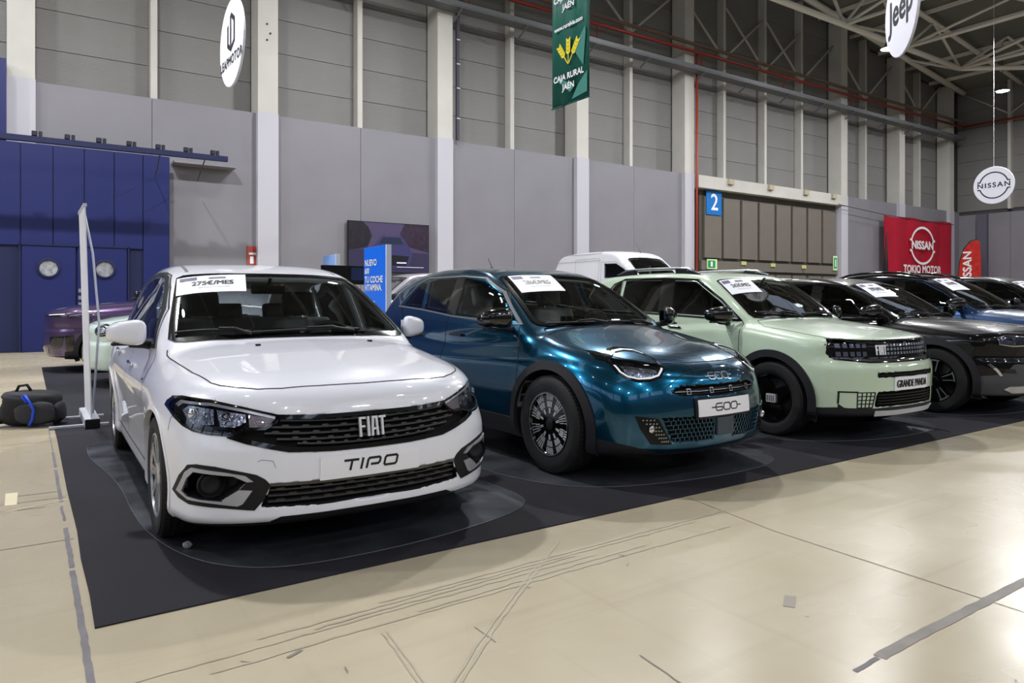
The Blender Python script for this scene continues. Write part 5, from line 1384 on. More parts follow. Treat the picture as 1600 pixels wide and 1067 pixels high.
    for z in (.605, .632): ribbon(B, 'grille_slat', 'front', [(-.37,z),(.37,z)], .006, MATS['black_satin'], car, off=-.015, depth=.012)
    ribbon(B, 'nose_panel_edge', 'front', [(-.475,.640),(-.352,.714),(-.258,.744),(-.07,.757),(.07,.757),(.258,.744),(.352,.714),(.475,.640)], .004, MATS['seam'], car, off=.0012)
    strokes_on(B, 'badge', six_hundred(0, .709, .27, .040), .0065, MATS['satin_metal'], car, .006, depth=.006, label='silver badge numerals')
    pb = patch(B, 'plate_holder', 'front', [(-.275,.440),(.275,.440),(.275,.572),(-.275,.572)], MATS['black_satin'], car, off=.012, h=.06, depth=.03)[0]
    patch(B, 'number_plate', 'front', [(-.255,.452),(.27,.452),(.27,.562),(-.255,.562)], MATS['plate_white'], pb, off=.017, h=.06, depth=.005)
    strokes_on(B, 'plate_lettering', six_hundred(.008, .507, .30, .046), .0075, MATS['ink'], pb, .0185)
    # lower grille: brick-bond bars in body colour
    for sd in (1, -1):
        L = []
        for r, z in enumerate(np.linspace(.318, .432, 5)): L.append(([(.105, z), (.425+(z-.3)*.49, z)], False))
        zz = [.298] + list(np.linspace(.318, .432, 5)) + [.450]
        for r in range(6):
            for c in range(14):
                x = .105 + c*.034 + (.017 if r % 2 else 0)
                if x < .415 + (zz[r]-.3)*.49: L.append(([(x, zz[r]), (x+.004, zz[r+1])], False))
        strokes_on(B, 'lower_grille_mesh', L, .006, rw_, car, -.004, depth=.012, mirror=0 if sd == 1 else -1)
    c = B.onto('front', [(0, .37)])[0]
    MB().box((0, c[1]-.004, .375), (.17, .02, .12)).build('radar_cover', mat('radar', srgb(58, 66, 76), .4), car, bevel=.006)
    price_card(B, [(-.46,1.955),(.01,1.96),(-.05,1.66),(-.515,1.665)], loc, rz, 'white price card reading 286 on the teal hatchback windshield', '286€')
    return car

def build_panda():
    B = Body(PANDA); S = PANDA; loc, rz = (6.46, 3.24, .012), -.025
    P = paint('mint_paint', srgb(190, 208, 184), 0., .32)
    car = thing('compact_suv', 'pale mint green boxy car with roof rails and full-width light band', 'car', loc, rz, 'cars in the front row')
    band = [(0,.872),(.30,.872),(.50,.876),(.66,.884),(.72,.884),(.755,.85),(.765,.775),(.735,.722),(.48,.692),(0,.690)]
    slot = [(0,.600),(.43,.602),(.43,.564),(0,.566)]
    lg = [(0,.437),(.43,.438),(.45,.312),(0,.318)]
    def grey(x, y, z, o, n): return np.maximum(y-.46, z-np.interp(x, [0, .3, .44, .66, .72, .76, .86], [.305, .306, .300, .306, .312, .312, .302]))
    def face(w_, mk, R, w, rr, wo):
        for k in range(4):
            b = MB(); t = math.pi/2*k + .5
            radial(b, t, .03, rr*.97, .13, .075, wo*.72, wo*.80, .03); mk('spoke%d' % k, b, MATS['black_gloss'], w_, False).name = 'spoke'
        mk('wheel_back', MB().lathe([(rr*.9, wo*.3), (.02, wo*.34)], 32, 'x'), MATS['liner'], w_)
        mk('wheel_cap', MB().box((wo*.82, 0, 0), (.02, .095, .075)), MATS['machined'], w_, False)
        b = MB()
        for i in range(4): b.box((wo*.82+.0105, -.032+i*.021, 0), (.002, .008, .052))
        mk('cap_lettering', b, MATS['ink'], w_, False)
    D = dict(h=.018, ws=[(0,1.08),(.30,1.09),(.55,1.13),(.655,1.17),(.675,1.22),(.60,1.69),(.55,1.70),(.3,1.69),(0,1.685)],
        wins=[('front_window', [(1.29,1.055),(1.50,1.205),(1.88,1.418),(2.20,1.435),(2.16,1.085)]), ('rear_door_window', [(2.32,1.09),(2.36,1.442),(2.98,1.448),(2.98,1.10)]), ('quarter_window', [(3.04,1.12),(3.04,1.447),(3.16,1.40),(3.34,1.22),(3.34,1.13)])],
        rear=None, recess=[('lamp_band_backing', hinge(band), .035, .6), ('upper_slot_backing', hinge(slot), .03, .5), ('lower_grille_backing', hinge(lg), .045, .5)],
        regions=[('lower_bumper', MATS['clad'], grey, False)],
        hood=[(0,.098),(.29,.106),(.50,.155),(.62,.225),(.70,.33),(.735,.48),(.748,.85),(.748,.98),(.70,1.06),(.65,1.135),(.55,1.115),(.3,1.075),(0,1.065)], hood_z=.88,
        doors=([(1.19,.36),(1.18,.80),(1.195,1.0),(1.50,1.235),(1.86,1.445),(2.27,1.47),(2.25,.36)], [(2.25,.36),(2.27,1.47),(3.02,1.475),(3.05,1.06),(2.98,.75),(2.86,.55),(2.84,.36)]),
        by=.42, bz=.68, roof_x=.60, trim=[(1.235,1.03),(1.50,1.225),(1.87,1.432),(2.3,1.455),(3.02,1.46),(3.18,1.41),(3.37,1.22),(3.37,1.11),(2.3,1.072)], trim_m='black_gloss', trim_w=.02,
        pillars=[[(2.14,1.08),(2.18,1.44),(2.38,1.446),(2.34,1.085)]], arch_w=.066, arch_off=.020, sill=[(1.24,.22),(1.24,.34),(2.9,.34),(2.94,.22)], glass='dark_glass',
        mirror=(.955, 1.36, 1.085), handles=((2.05,.93),(2.8,.95)), handle_m='black_gloss', dash=(1.16, 1.00), seat_y=1.9, rvm_z=1.38, sz=.60,
        wheel=dict(key='panda', R=.335, w=.205, rr=.220, rim_m=MATS['black_gloss'], face=face), track=1.55)
    car_common(B, car, P, D)
    bg = MATS['black_gloss']
    # lamp band: tinted cover over rows of small lit pixels
    cover = patch(B, 'lamp_band', 'front', m2(band), glass('smoked', (.82, .82, .86, 1)), car, off=.003, h=.05, label='dark full-width light band')[0]
    ribbon(B, 'band_rim', 'front', m2(band), .012, bg, cover, off=.004, closed=True, h=.04)
    px = mat('pixel_white', srgb(214, 216, 228), .3, .2); pd = mat('pixel_grey', srgb(150, 154, 172), .25, .5)
    rows = [.764, .800, .836]
    for i, z in enumerate(rows):
        for nm, m_, lo, hi, st, s in (('pixel_row', px, -.245, .70, .047, .012), ('lamp_cell_row', pd, -.70, -.44, .052, .017)):
            parts = []
            x = lo
            while x <= hi:
                if nm == 'pixel_row' or i in (0, 2):
                    sz = s if nm == 'pixel_row' else s*1.25; parts.append((np.array([(x-s, z-sz*.9), (x+s, z-sz*.9), (x+s, z+sz*.9), (x-s, z+sz*.9)]), [(0, 1, 2, 3)]))
                x += st
            if parts:
                V, F = joins(parts); o = shape_on(B, nm, 'front', V, F, m_, cover, off=-.008, depth=.004)[0]; o['kind'] = 'stuff'
    V, F = joins([(np.array([(a-.008, b-.008), (a+.008, b-.008), (a+.008, b+.008), (a-.008, b+.008)]), [(0, 1, 2, 3)]) for a in np.arange(.46, .71, .05) for b in (.762, .8, .838)])
    shape_on(B, 'lamp_cell_row', 'front', V, F, pd, cover, off=-.006, depth=.004)[0]['kind'] = 'stuff'
    ribbon(B, 'band_lower_strip', 'front', [(-.72,.725),(-.48,.709),(0,.706),(.48,.709),(.72,.725)], .028, mat('smoke_grey', srgb(92, 92, 90), .3), cover, off=-.010, h=.05, depth=.006)
    # FIAT lettering in the band
    x0, z0, hh = -.395, .752, .086
    def R(a, b, c, d): return (np.array([(x0+a, z0+b), (x0+c, z0+b), (x0+c, z0+d), (x0+a, z0+d)]), [(0, 1, 2, 3)])
    L = [R(0,0,.012,hh), R(.012,hh-.013,.026,hh), R(.012,.038,.024,.050), R(.033,0,.045,hh), R(.052,0,.063,hh), R(.071,0,.082,hh), R(.063,hh-.013,.071,hh), R(.063,.030,.071,.042), R(.094,0,.105,hh), R(.087,hh-.013,.112,hh)]
    V, F = joins(L); shape_on(B, 'badge', 'front', V, F, MATS['plate_white'], cover, off=.006, depth=.006, label='white badge letters')
    # plate
    pl = patch(B, 'number_plate', 'front', [(-.262,.448),(.25,.448),(.25,.560),(-.262,.560)], MATS['plate_white'], car, off=.010, h=.06, depth=.012)[0]
    V, F = text_geo('GRANDE PANDA', 1.0); V = V.copy(); V[:, 0] = (V[:, 0]-V[:, 0].min())/np.ptp(V[:, 0]); V[:, 1] = (V[:, 1]-V[:, 1].min())/np.ptp(V[:, 1])
    for dx in (-.0044, -.0022, 0, .0022, .0044): shape_on(B, 'plate_lettering', 'front', [(-.238+.464*a+dx, .472+.064*b) for a, b in V], F, MATS['ink'], pl, off=.0115+(dx+.005)*.15)
    for z in (.580,): ribbon(B, 'slot_slat', 'front', [(-.42,z),(.42,z)], .006, MATS['black_satin'], car, off=-.008, depth=.01)
    for z in (.335, .360, .385, .410): ribbon(B, 'grille_slat', 'front', [(-.42,z),(.42,z)], .009, MATS['black_satin'], car, off=-.010, depth=.02)
    # corner vents: grid over body colour
    for sd in (1, -1):
        mir = 0 if sd == 1 else -1
        L = []
        for i in range(5): u = i/4; L.append(([(.455+.15*u, .437), (.475+.125*u, .305)], False))
        for z in (.437, .405, .372, .340, .307): L.append(([(.455+(.437-z)*.15, z), (.605-(.437-z)*.05, z)], False))
        strokes_on(B, 'corner_grid', L, .008, MATS['black_satin'], car, .004, depth=.008, mirror=mir)
        ribbon(B, 'corner_frame', 'front', [(.735,.345),(.735,.446),(.60,.442)], .012, MATS['black_satin'], car, off=.004, mirror=mir, depth=.008)
        patch(B, 'corner_gusset', 'front', [(.735,.345),(.69,.306),(.735,.300)], MATS['clad'], car, off=.004, h=.03, mirror=mir, depth=.006)
    patch(B, 'skid_plate', 'front', m2([(0,.276),(.30,.276),(.45,.278),(.44,.236),(.28,.238),(0,.240)]), mat('skid_silver', srgb(206, 208, 214), .4, .2), car, off=.010, h=.05, depth=.02)
    # roof rails
    for sd in (1, -1):
        r = B.onto('top', [(.56, y) for y in np.linspace(1.95, 3.25, 9)]); zz = [r[0][2]+.008] + [q[2]+.052 for q in r[1:-1]] + [r[-1][2]+.008]
        o = MB().tube([(sd*.57, q[1], z) for q, z in zip(r, zz)], .017, 8).build('roof_rail', MATS['satin_metal'], car, True)
        for j, k in ((0, 2), (6, 8)):
            b = MB(); a, c = r[j], r[k]; b.prism([(a[1], a[2]-.005), (c[1], c[2]-.005), (c[1], zz[k]+.004), (a[1], zz[j]+.004)], sd*.57-.02, sd*.57+.02, 'yz'); b.build('rail_foot', MATS['black_satin'], o)
    price_card(B, [(-.585,1.675),(-.135,1.67),(-.19,1.44),(-.625,1.465)], loc, rz, 'white price card on the pale green car windshield', '242€')
    return car

def suv_design(h, face, key, wrR=.350, dz=1.0, ky=1.0, **kw):
    f = lambda P: [(a*ky, b*dz) for a, b in P]; ft = lambda P: [(a, b*ky) for a, b in P]
    D = dict(h=h, ws=ft([(0,1.20),(.30,1.215),(.55,1.27),(.665,1.315),(.69,1.36),(.595,1.93),(.54,1.95),(.3,1.95),(0,1.95)]),
        wins=[('front_window', f([(1.45,1.045),(1.68,1.215),(2.0,1.375),(2.26,1.41),(2.24,1.06)])), ('rear_door_window', f([(2.36,1.065),(2.38,1.415),(2.95,1.40),(3.05,1.085)])), ('quarter_window', f([(3.10,1.09),(3.02,1.385),(3.2,1.34),(3.4,1.15)]))],
        rear=None, hood=ft([(0,.135),(.30,.145),(.50,.20),(.62,.30),(.69,.42),(.735,.75),(.745,1.05),(.70,1.22),(.665,1.275),(.55,1.245),(.3,1.20),(0,1.185)]), hood_z=.86*dz,
        doors=(f([(1.26,.36),(1.24,.85),(1.36,1.02),(1.68,1.25),(1.98,1.41),(2.31,1.445),(2.30,.36)]), f([(2.30,.36),(2.31,1.445),(2.95,1.435),(3.12,1.38),(3.2,1.05),(3.05,.75),(2.9,.55),(2.88,.36)])),
        by=.40, bz=.58*dz, roof_x=.62, trim=f([(1.40,1.025),(1.68,1.235),(1.99,1.392),(2.3,1.428),(2.95,1.418),(3.2,1.36),(3.46,1.14),(3.1,1.07),(2.3,1.045)]), trim_m='black_gloss',
        pillars=[f([(2.22,1.055),(2.24,1.41),(2.40,1.415),(2.38,1.06)])], arch_w=.07, arch_off=.014, sill=f([(1.24,.24),(1.24,.36),(2.9,.36),(2.95,.24)]), glass='dark_glass',
        mirror=(.95, 1.46*ky, 1.09*dz), handles=tuple(f([(2.08,.92),(2.9,.95)])), dash=(1.27*ky, .98*dz), seat_y=2.05*ky, rvm_z=1.36*dz, sz=.60, cabin=False,
        wheel=dict(key=key, R=wrR, w=.215, rr=.235, rim_m=MATS['black_gloss'], face=face), track=1.56)
    D.update(kw); return D
def diamond_face(w_, mk, R, w, rr, wo):
    for k in range(5):
        b = MB(); t = 2*math.pi*k/5 + .25
        radial(b, t, .04, rr*.97, .085, .105, wo*.78, wo*.84, .03); mk('spoke%d' % k, b, MATS['black_gloss'], w_, False).name = 'spoke'
        b = MB()
        for s in (-1, 1): radial(b, t+s*.17, rr*.42, rr*.97, .010, .012, wo*.86, wo*.86, .01)
        radial(b, t, rr*.90, rr*.97, .11, .12, wo*.862, wo*.862, .01); mk('spoke_edge%d' % k, b, MATS['silver_paint'], w_, False).name = 'spoke_edge'
    mk('wheel_back', MB().lathe([(rr*.9, wo*.25), (.02, wo*.3)], 32, 'x'), MATS['liner'], w_)
    spoke_wheel_cap(mk, w_, MATS['black_gloss'], .045, wo*.88)
def build_jeep():
    B = Body(JEEP); loc, rz = (9.08, 3.10, .012), 0.
    P = mat('black_paint', srgb(4, 3, 5), .3, 0., coat=.75, spec=.1, coatr=.02)
    car = thing('off_roader', 'glossy black off-roader with grey bumper and silver skid plate', 'car', loc, rz, 'cars in the front row')
    lampq = [(.46,.84),(.66,.85),(.73,.83),(.72,.765),(.62,.745),(.46,.75)]
    gr = [(0,.84),(.44,.845),(.44,.745),(0,.74)]
    lg = [(0,.46),(.36,.47),(.44,.33),(0,.33)]
    def bump(x, y, z, o, n): return np.maximum(y-.52, z-np.interp(x, [0, .45, .62, .72, .88], [.55, .56, .56, .46, .42]))
    gm_ = mat('bumper_grey', srgb(74, 74, 78), .6, spec=.25)
    D = suv_design(.020, diamond_face, 'jeep', regions=[('front_bumper', gm_, bump, False)], recess=[('grille_backing', hinge(gr), .03, .5), ('lower_grille_backing', hinge(lg), .05, .5)], cabin=True, seat_m='cabin_dark', ant=(0, 2.9))
    car_common(B, car, P, D)
    for sd in (1, -1):
        mir = 0 if sd == 1 else -1
        l = patch(B, 'headlight', 'front', lampq, MATS['lens'], car, off=.006, h=.04, mirror=mir)[0]
        patch(B, 'reflector', 'front', inset(lampq, .012), mat('reflector2', srgb(120, 124, 150), .15, .9, bump=(40, .8)), l, off=.002, h=.03, mirror=mir)
        ribbon(B, 'lamp_rim', 'front', lampq, .010, MATS['chrome'], l, off=.007, closed=True, mirror=mir)
        ribbon(B, 'corner_fin', 'front', [(.80,.56),(.76,.50),(.73,.44)], .02, MATS['chrome'], car, off=.006, mirror=mir, depth=.008)
        patch(B, 'fog_recess', 'front', [(.62,.51),(.71,.51),(.70,.47),(.60,.465)], MATS['black_matte'], car, off=.003, h=.03, mirror=mir)
    for i in range(7):
        x = (i-3)*.125; strokes_on(B, 'grille_slot_frame', [([(x-.042,.765),(x+.042,.765),(x+.042,.825),(x+.03,.832),(x-.03,.832),(x-.042,.825)], True)], .010, MATS['chrome'], car, .006, depth=.012)
    for z in (.36, .395, .43): ribbon(B, 'lower_grille_slat', 'front', [(-.36,z),(.36,z)], .010, MATS['black_satin'], car, off=-.012, depth=.015)
    patch(B, 'skid_plate', 'front', m2([(0,.335),(.48,.335),(.66,.33),(.70,.30),(.62,.262),(0,.262)]), MATS['silver_paint'], car, off=.012, h=.06, depth=.02)
    price_card(B, [(-.46,1.93),(-.02,1.94),(-.06,1.60),(-.53,1.63)], loc, rz, 'white price card on the black off-roader windshield', '299€')
    return car
def build_blue():
    S = scaled(JEEP, 1.06, 1.075, wr=.355, arch=.405, axles=(.86, 3.50)); B = Body(S); loc, rz = (11.55, 3.2, .010), 0.
    P = paint('navy_paint', srgb(30, 62, 104), .5, .3)
    car = thing('family_suv', 'dark blue family car with black roof, between the two black cars', 'car', loc, rz, 'cars in the front row')
    D = suv_design(.026, diamond_face, 'blue', .355, 1.075, 1.06, roof_m=MATS['black_gloss'], cabin=True)
    car_common(B, car, P, D)
    lampq = [(.42,.90),(.64,.91),(.72,.89),(.71,.83),(.60,.81),(.42,.82)]
    for sd in (1, -1):
        patch(B, 'headlight', 'front', lampq, mat('reflector2', srgb(120, 124, 150), .15, .9), car, off=.006, h=.05, mirror=0 if sd == 1 else -1)
        r = B.onto('top', [(.55, y) for y in np.linspace(2.1, 3.5, 8)]); MB().tube([(sd*.56, q[1], q[2]+(.045 if 0 < i < 7 else .01)) for i, q in enumerate(r)], .018, 8).build('roof_rail', MATS['black_gloss'], car, True)
    patch(B, 'grille', 'front', m2([(0,.90),(.40,.90),(.40,.80),(0,.79)]), MATS['black_gloss'], car, off=.006, h=.06)
    price_card(B, [(-.50,2.05),(-.06,2.06),(-.10,1.72),(-.56,1.75)], loc, rz, 'white price card on the dark blue car windshield', '325€')
    S2 = dict(S); B2 = Body(S2); loc2 = (14.2, 3.2, .010)
    car2 = thing('estate_suv', 'black car half cut off by the right edge, last in the row', 'car', loc2, 0, 'cars in the front row')
    D2 = suv_design(.03, diamond_face, 'blue', .355, 1.075, 1.06)
    car_common(B2, car2, MATS['black_paint'], D2)
    price_card(B2, [(-.50,2.05),(-.06,2.06),(-.10,1.72),(-.56,1.75)], loc2, 0, 'white price card on the farthest black car windshield', '349€')
for f in (build_six, build_panda, build_jeep, build_blue):
    f(); print(f.__name__, round(time.time()-T0, 1))
price_card(B_TIPO, [(-.605,1.945),(-.165,1.955),(-.215,1.70),(-.645,1.715)], (1.41, 3.30, .012), -.017, 'white price card reading 275 on the white saloon windshield', '275€')
# ------------------------------------------------------------------ cars standing behind the front row
def back_car(S, paint_m, loc, rz, name, label, key, h, dz, ky, R, extra=None, group='cars behind the front row', **kw):
    B = Body(S); car = thing(name, label, 'car', loc, rz, group)
    D = suv_design(h, diamond_face, key, R, dz, ky, cabin=True, **kw); car_common(B, car, paint_m, D)
    if extra: extra(B, car)
    return car
def purple_front(B, car):
    bg = MATS['black_gloss']
    for sd in (1, -1):
        mir = 0 if sd == 1 else -1
        l = patch(B, 'headlight', 'front', [(.40,.98),(.74,1.0),(.80,.975),(.72,.94),(.40,.945)], MATS['lamp_dark'], car, off=.006, h=.05, mirror=mir, depth=.01)[0]
        ribbon(B, 'lamp_strip', 'front', [(.42,.968),(.74,.983)], .012, MATS['drl'], l, off=.012, mirror=mir)
        patch(B, 'air_intake', 'front', [(.52,.60),(.76,.62),(.72,.42),(.50,.40)], bg, car, off=.005, h=.05, mirror=mir)
    ribbon(B, 'light_bar', 'front', [(-.40,.955),(0,.953),(.40,.955)], .03, MATS['lamp_dark'], car, off=.007, depth=.01)
    patch(B, 'lower_grille', 'front', m2([(0,.44),(.46,.44),(.42,.32),(0,.31)]), bg, car, off=.005, h=.06)
    for o in patch(B, 'wrap_lamp', 'side', [(.34,.965),(.60,1.005),(.78,1.01),(.60,.955),(.36,.92)], MATS['lamp_dark'], car, off=.006, h=.04, mirror=1, depth=.01): pass
    ribbon(B, 'wrap_lamp_strip', 'side', [(.36,.955),(.60,.99),(.74,1.003)], .012, MATS['satin_metal'], car, off=.010, mirror=1)
    patch(B, 'corner_intake', 'side', [(.30,.62),(.42,.64),(.44,.40),(.32,.36)], bg, car, off=.006, h=.04, mirror=1)
    patch(B, 'lower_skirt', 'side', [(.30,.36),(.47,.38),(.47,.24),(.30,.24)], MATS['clad'], car, off=.008, h=.05, mirror=1)
S_P = scaled(JEEP, 1.15, 1.19, sweep=SIX['sweep'], kf=.09, ks=.10, axles=(.88, 3.75), wr=.36, arch=.40, flare=.012)
back_car(S_P, paint('violet_paint', srgb(82, 64, 98), .6, .28), (.22, 14.75, .010), -math.pi/2, 'crossover_car', 'metallic purple car nose-out beside the blue wall', 'purple', 0.026, 1.19, 1.15, .36, purple_front, mirror=(1.0, 1.62, 1.32))
def mint_front(B, car):
    for sd in (1, -1):
        mir = 0 if sd == 1 else -1
        el = [(.60+.115*math.cos(t), .80+.085*math.sin(t)) for t in np.linspace(0, 2*math.pi, 20, endpoint=False)]
        l = patch(B, 'headlight', 'front', el, MATS['black_gloss'], car, off=.006, h=.03, mirror=mir, depth=.01)[0]
        ribbon(B, 'lamp_ring', 'front', [(.60+.085*math.cos(t), .80+.06*math.sin(t)) for t in np.linspace(0, 2*math.pi, 20, endpoint=False)], .014, MATS['satin_metal'], l, off=.010, closed=True, mirror=mir)
        patch(B, 'reflector', 'front', [(.60+.06*math.cos(t), .80+.04*math.sin(t)) for t in np.linspace(0, 2*math.pi, 14, endpoint=False)], MATS['reflector'], l, off=.009, h=.03, mirror=mir)
    el = [(.40+.135*math.cos(t), .83+.085*math.sin(t)+.12*.135*math.cos(t)) for t in np.linspace(0, 2*math.pi, 24, endpoint=False)]
    for sd in (1, -1):
        mir = 0 if sd == 1 else -1
        l = patch(B, 'wrap_headlight', 'side', el, MATS['black_gloss'], car, off=.008, h=.03, mirror=mir, depth=.015)[0]
        ribbon(B, 'lamp_ring', 'side', inset(el, .022), .014, MATS['satin_metal'], l, off=.011, closed=True, mirror=mir)
        patch(B, 'reflector', 'side', inset(el, .045), MATS['reflector'], l, off=.010, h=.03, mirror=mir)
    patch(B, 'lower_grille', 'front', m2([(0,.46),(.40,.46),(.36,.34),(0,.33)]), MATS['black_gloss'], car, off=.005, h=.06)
S_T = scaled(JEEP, .88, 1.02, sweep=[(a*.95, b) for a, b in SIX['sweep']], kf=.13, ks=.13, wr=.29, arch=.33, flare=.01, axles=(.66, 3.05), plan=[(a*.88, b*.93) for a, b in JEEP['plan']], gw=[(a*.88, b*.93) for a, b in JEEP['gw']])
def build_mint():
    B = Body(S_T); car = thing('city_car', 'small pale mint city car with oval headlight behind the white stand', 'car', (.66, 12.05, .010), -math.pi/2, 'cars behind the front row')
    D = suv_design(.024, diamond_face, 'mint', .29, 1.02, .88, cabin=True, mirror=(.92, 1.30, 1.11)); D['track'] = 1.42; D['wheel']['rr'] = .19; D['wheel']['w'] = .175
    sc = lambda P, k: [(a*k, b) for a, b in P]
    D['ws'] = sc(D['ws'], .93); D['hood'] = sc(D['hood'], .93); D['arch_w'] = .03
    car_common(B, car, paint('pale_mint_paint', srgb(206, 222, 212), 0., .3), D); mint_front(B, car)
build_mint()
def build_mpv():
    S = scaled(PANDA, 1.12, 1.20, wr=.33, arch=.38, axles=(.92, 3.75), flare=.0); B = Body(S)
    car = thing('people_carrier', 'tall grey people carrier behind the teal hatchback', 'car', (5.2, 15.3, .010), -math.pi/2, 'cars behind the front row')
    f = lambda P: [(a*1.12, b*1.20) for a, b in P]; ft = lambda P: [(a, b*1.12) for a, b in P]
    D = dict(h=.03, gap_off=.008, ws=ft([(0,1.08),(.30,1.09),(.55,1.13),(.655,1.17),(.675,1.22),(.60,1.69),(.55,1.70),(.3,1.69),(0,1.685)]),
        wins=[('front_window', f([(1.29,1.055),(1.50,1.205),(1.85,1.40),(2.20,1.41),(2.16,1.085)])), ('rear_door_window', f([(2.36,1.09),(2.36,1.41),(3.2,1.41),(3.2,1.10)]))],
        rear=None, hood=ft([(0,.098),(.29,.106),(.50,.155),(.62,.225),(.70,.33),(.735,.48),(.748,.85),(.748,.98),(.70,1.06),(.65,1.135),(.55,1.115),(.3,1.075),(0,1.065)]), hood_z=1.05,
        doors=(f([(1.19,.36),(1.18,.80),(1.195,1.0),(1.50,1.235),(1.86,1.445),(2.27,1.45),(2.25,.36)]), f([(2.25,.36),(2.27,1.45),(3.3,1.45),(3.3,.9),(2.98,.75),(2.86,.55),(2.84,.36)])),
        roof_x=.6, trim=None, mirror=(.97, 1.50, 1.28), dash=(1.3, 1.2), seat_y=2.1, rvm_z=1.65, sz=.7, glass='side_glass', arch_w=.03,
        wheel=dict(key='blue', R=.355, w=.215, rr=.235, rim_m=MATS['black_gloss'], face=diamond_face), track=1.55, mirror_m='black_matte')
    D['wheel'] = dict(D['wheel'], key='mpv', R=.33, rr=.21)
    car_common(B, car, paint('grey_mauve_paint', srgb(150, 146, 152), .3, .35), D)
build_mpv()
def build_van():
    S = scaled(PANDA, 1.50, 1.76, wr=.35, arch=.40, axles=(.98, 4.75), H=2.74, wsc=.12, tum=.05, tumq=.02, gw=[(0,.84),(7,.84)]); B = Body(S)
    S['roof'] = [(a, b) for a, b in S['roof']]
    van = thing('panel_van', 'high-roofed white panel van behind the pale green car', 'van', (15.3, 13.1, .010), 0)
    van.scale = (1.16, 1, 1)
    f = lambda P: [(a*1.50, b*1.76) for a, b in P]; ft = lambda P: [(a, b*1.50) for a, b in P]
    D = dict(h=.04, gap_off=.014, ws=ft([(0,1.08),(.30,1.09),(.55,1.13),(.655,1.17),(.675,1.22),(.62,1.58),(.55,1.60),(.3,1.59),(0,1.585)]),
        wins=[('cab_window', f([(1.29,1.055),(1.50,1.19),(1.75,1.30),(2.1,1.31),(2.08,1.06)]))], rear=None,
        hood=ft([(0,.098),(.29,.106),(.50,.155),(.62,.225),(.70,.33),(.735,.48),(.748,.85),(.748,.98),(.70,1.06),(.65,1.135),(.55,1.115),(.3,1.075),(0,1.065)]), hood_z=1.4,
        doors=(f([(1.19,.36),(1.18,.80),(1.195,1.0),(1.50,1.215),(1.75,1.33),(2.18,1.335),(2.17,.36)]), f([(2.25,.30),(2.25,1.40),(3.0,1.40),(3.0,.30)])), roof_x=.6, roof_d=.25,
        trim=None, mirror=(.99, 1.9, 1.75), msize=(.10, .08, .34), dash=(1.8, 1.6), seat_y=2.4, rvm_z=2.1, sz=1.0, cabin=False, mirror_m='black_matte', ant=(.1, 2.7), ant_h=.30,
        wheel=dict(key='van', R=.35, w=.225, rr=.21, rim_m=MATS['satin_metal'], face=diamond_face), track=1.5)
    car_common(B, van, paint('van_white', srgb(214, 215, 222), 0., .4), D)
    for z in (2.40, 2.62): ribbon(B, 'side_swage', 'side', [(3.3, z), (5.7, z)], .010, MATS['fine_gap'], van, off=.016, mirror=1)
build_van(); print('back cars', round(time.time()-T0, 1))

# ------------------------------------------------------------------ stands and boards
rs = thing('banner_stand', 'white roll-up banner stand seen edge-on beside the white saloon', 'banner stand', (.52, 8.42, .006))
rw = mat('stand_white', srgb(222, 224, 232), .5); rg = mat('stand_grey', srgb(186, 188, 196), .4)
MB().box((0, 0, .045), (.13, .90, .09)).build('stand_base', rg, rs, bevel=.012)
for y in (-.30, .30): MB().box((-.10, y, .012), (.50, .05, .02)).build('stand_foot', rg, rs)
MB().prism([(-.012, .09), (.0, .09), (-.055, 2.14), (-.067, 2.14)], -.425, .425, 'xz').build('banner_sheet', rw, rs)
MB().box((-.06, 0, 2.15), (.03, .87, .03)).build('top_rail', rg, rs)
MB().tube([(.03, -.05, .09), (.085, -.05, 1.0), (.03, -.05, 1.7), (-.05, -.05, 2.14)], .011, 8).build('support_pole', rg, rs, True)
MB().box((0, -.47, .045), (.125, .04, .088)).build('base_end_cap', MATS['black_satin'], rs, bevel=.008)
def totem(name, label, x, y0, y1, z1, m, lines, mt, z0=.012, small=()):
    o = thing(name, label, 'display board', (x, (y0+y1)/2, z0))
    MB().box((0, 0, z1/2), (.06, y1-y0, z1)).build('board', m, o, bevel=.006)
    MB().box((0, -(y1-y0)/2-.012, z1/2), (.075, .025, z1+.01)).build('board_edge', mat('board_edge', srgb(215, 220, 235), .35), o)
    MB().box((0, 0, .02), (.4, (y1-y0)*.8, .03)).build('board_foot', MATS['stand_grey'], o)
    for t, sz, z, yo in lines: flat_text('board_lettering', t, sz, left_M(-.033, (y1-y0)/2-yo, z), mt, o, align='LEFT', bold=.004 if sz > .1 else 0)
    for z, w in small: MB().box((-.032, (y1-y0)/2-.06-w/2, z), (.004, w, .014)).build('board_text_line', mt, o)
    return o
bb = bpy.data.materials.new('board_blue'); bb.use_nodes = True; nt = bb.node_tree; bs_ = nt.nodes['Principled BSDF']; tcx = nt.nodes.new('ShaderNodeTexCoord'); mpx = nt.nodes.new('ShaderNodeMapping'); mpx.inputs['Rotation'].default_value = (0, .9, 0); grd = nt.nodes.new('ShaderNodeTexGradient')
mpx.inputs['Location'].default_value = (.3, 0, -.6); rmp = nt.nodes.new('ShaderNodeValToRGB'); rmp.color_ramp.elements[0].color = srgb(30, 40, 190); rmp.color_ramp.elements[1].color = srgb(20, 110, 235)
nt.links.new(tcx.outputs['Object'], mpx.inputs['Vector']); nt.links.new(mpx.outputs['Vector'], grd.inputs['Vector']); nt.links.new(grd.outputs['Fac'], rmp.inputs['Fac']); nt.links.new(rmp.outputs['Color'], bs_.inputs['Base Color']); bs_.inputs['Roughness'].default_value = .35
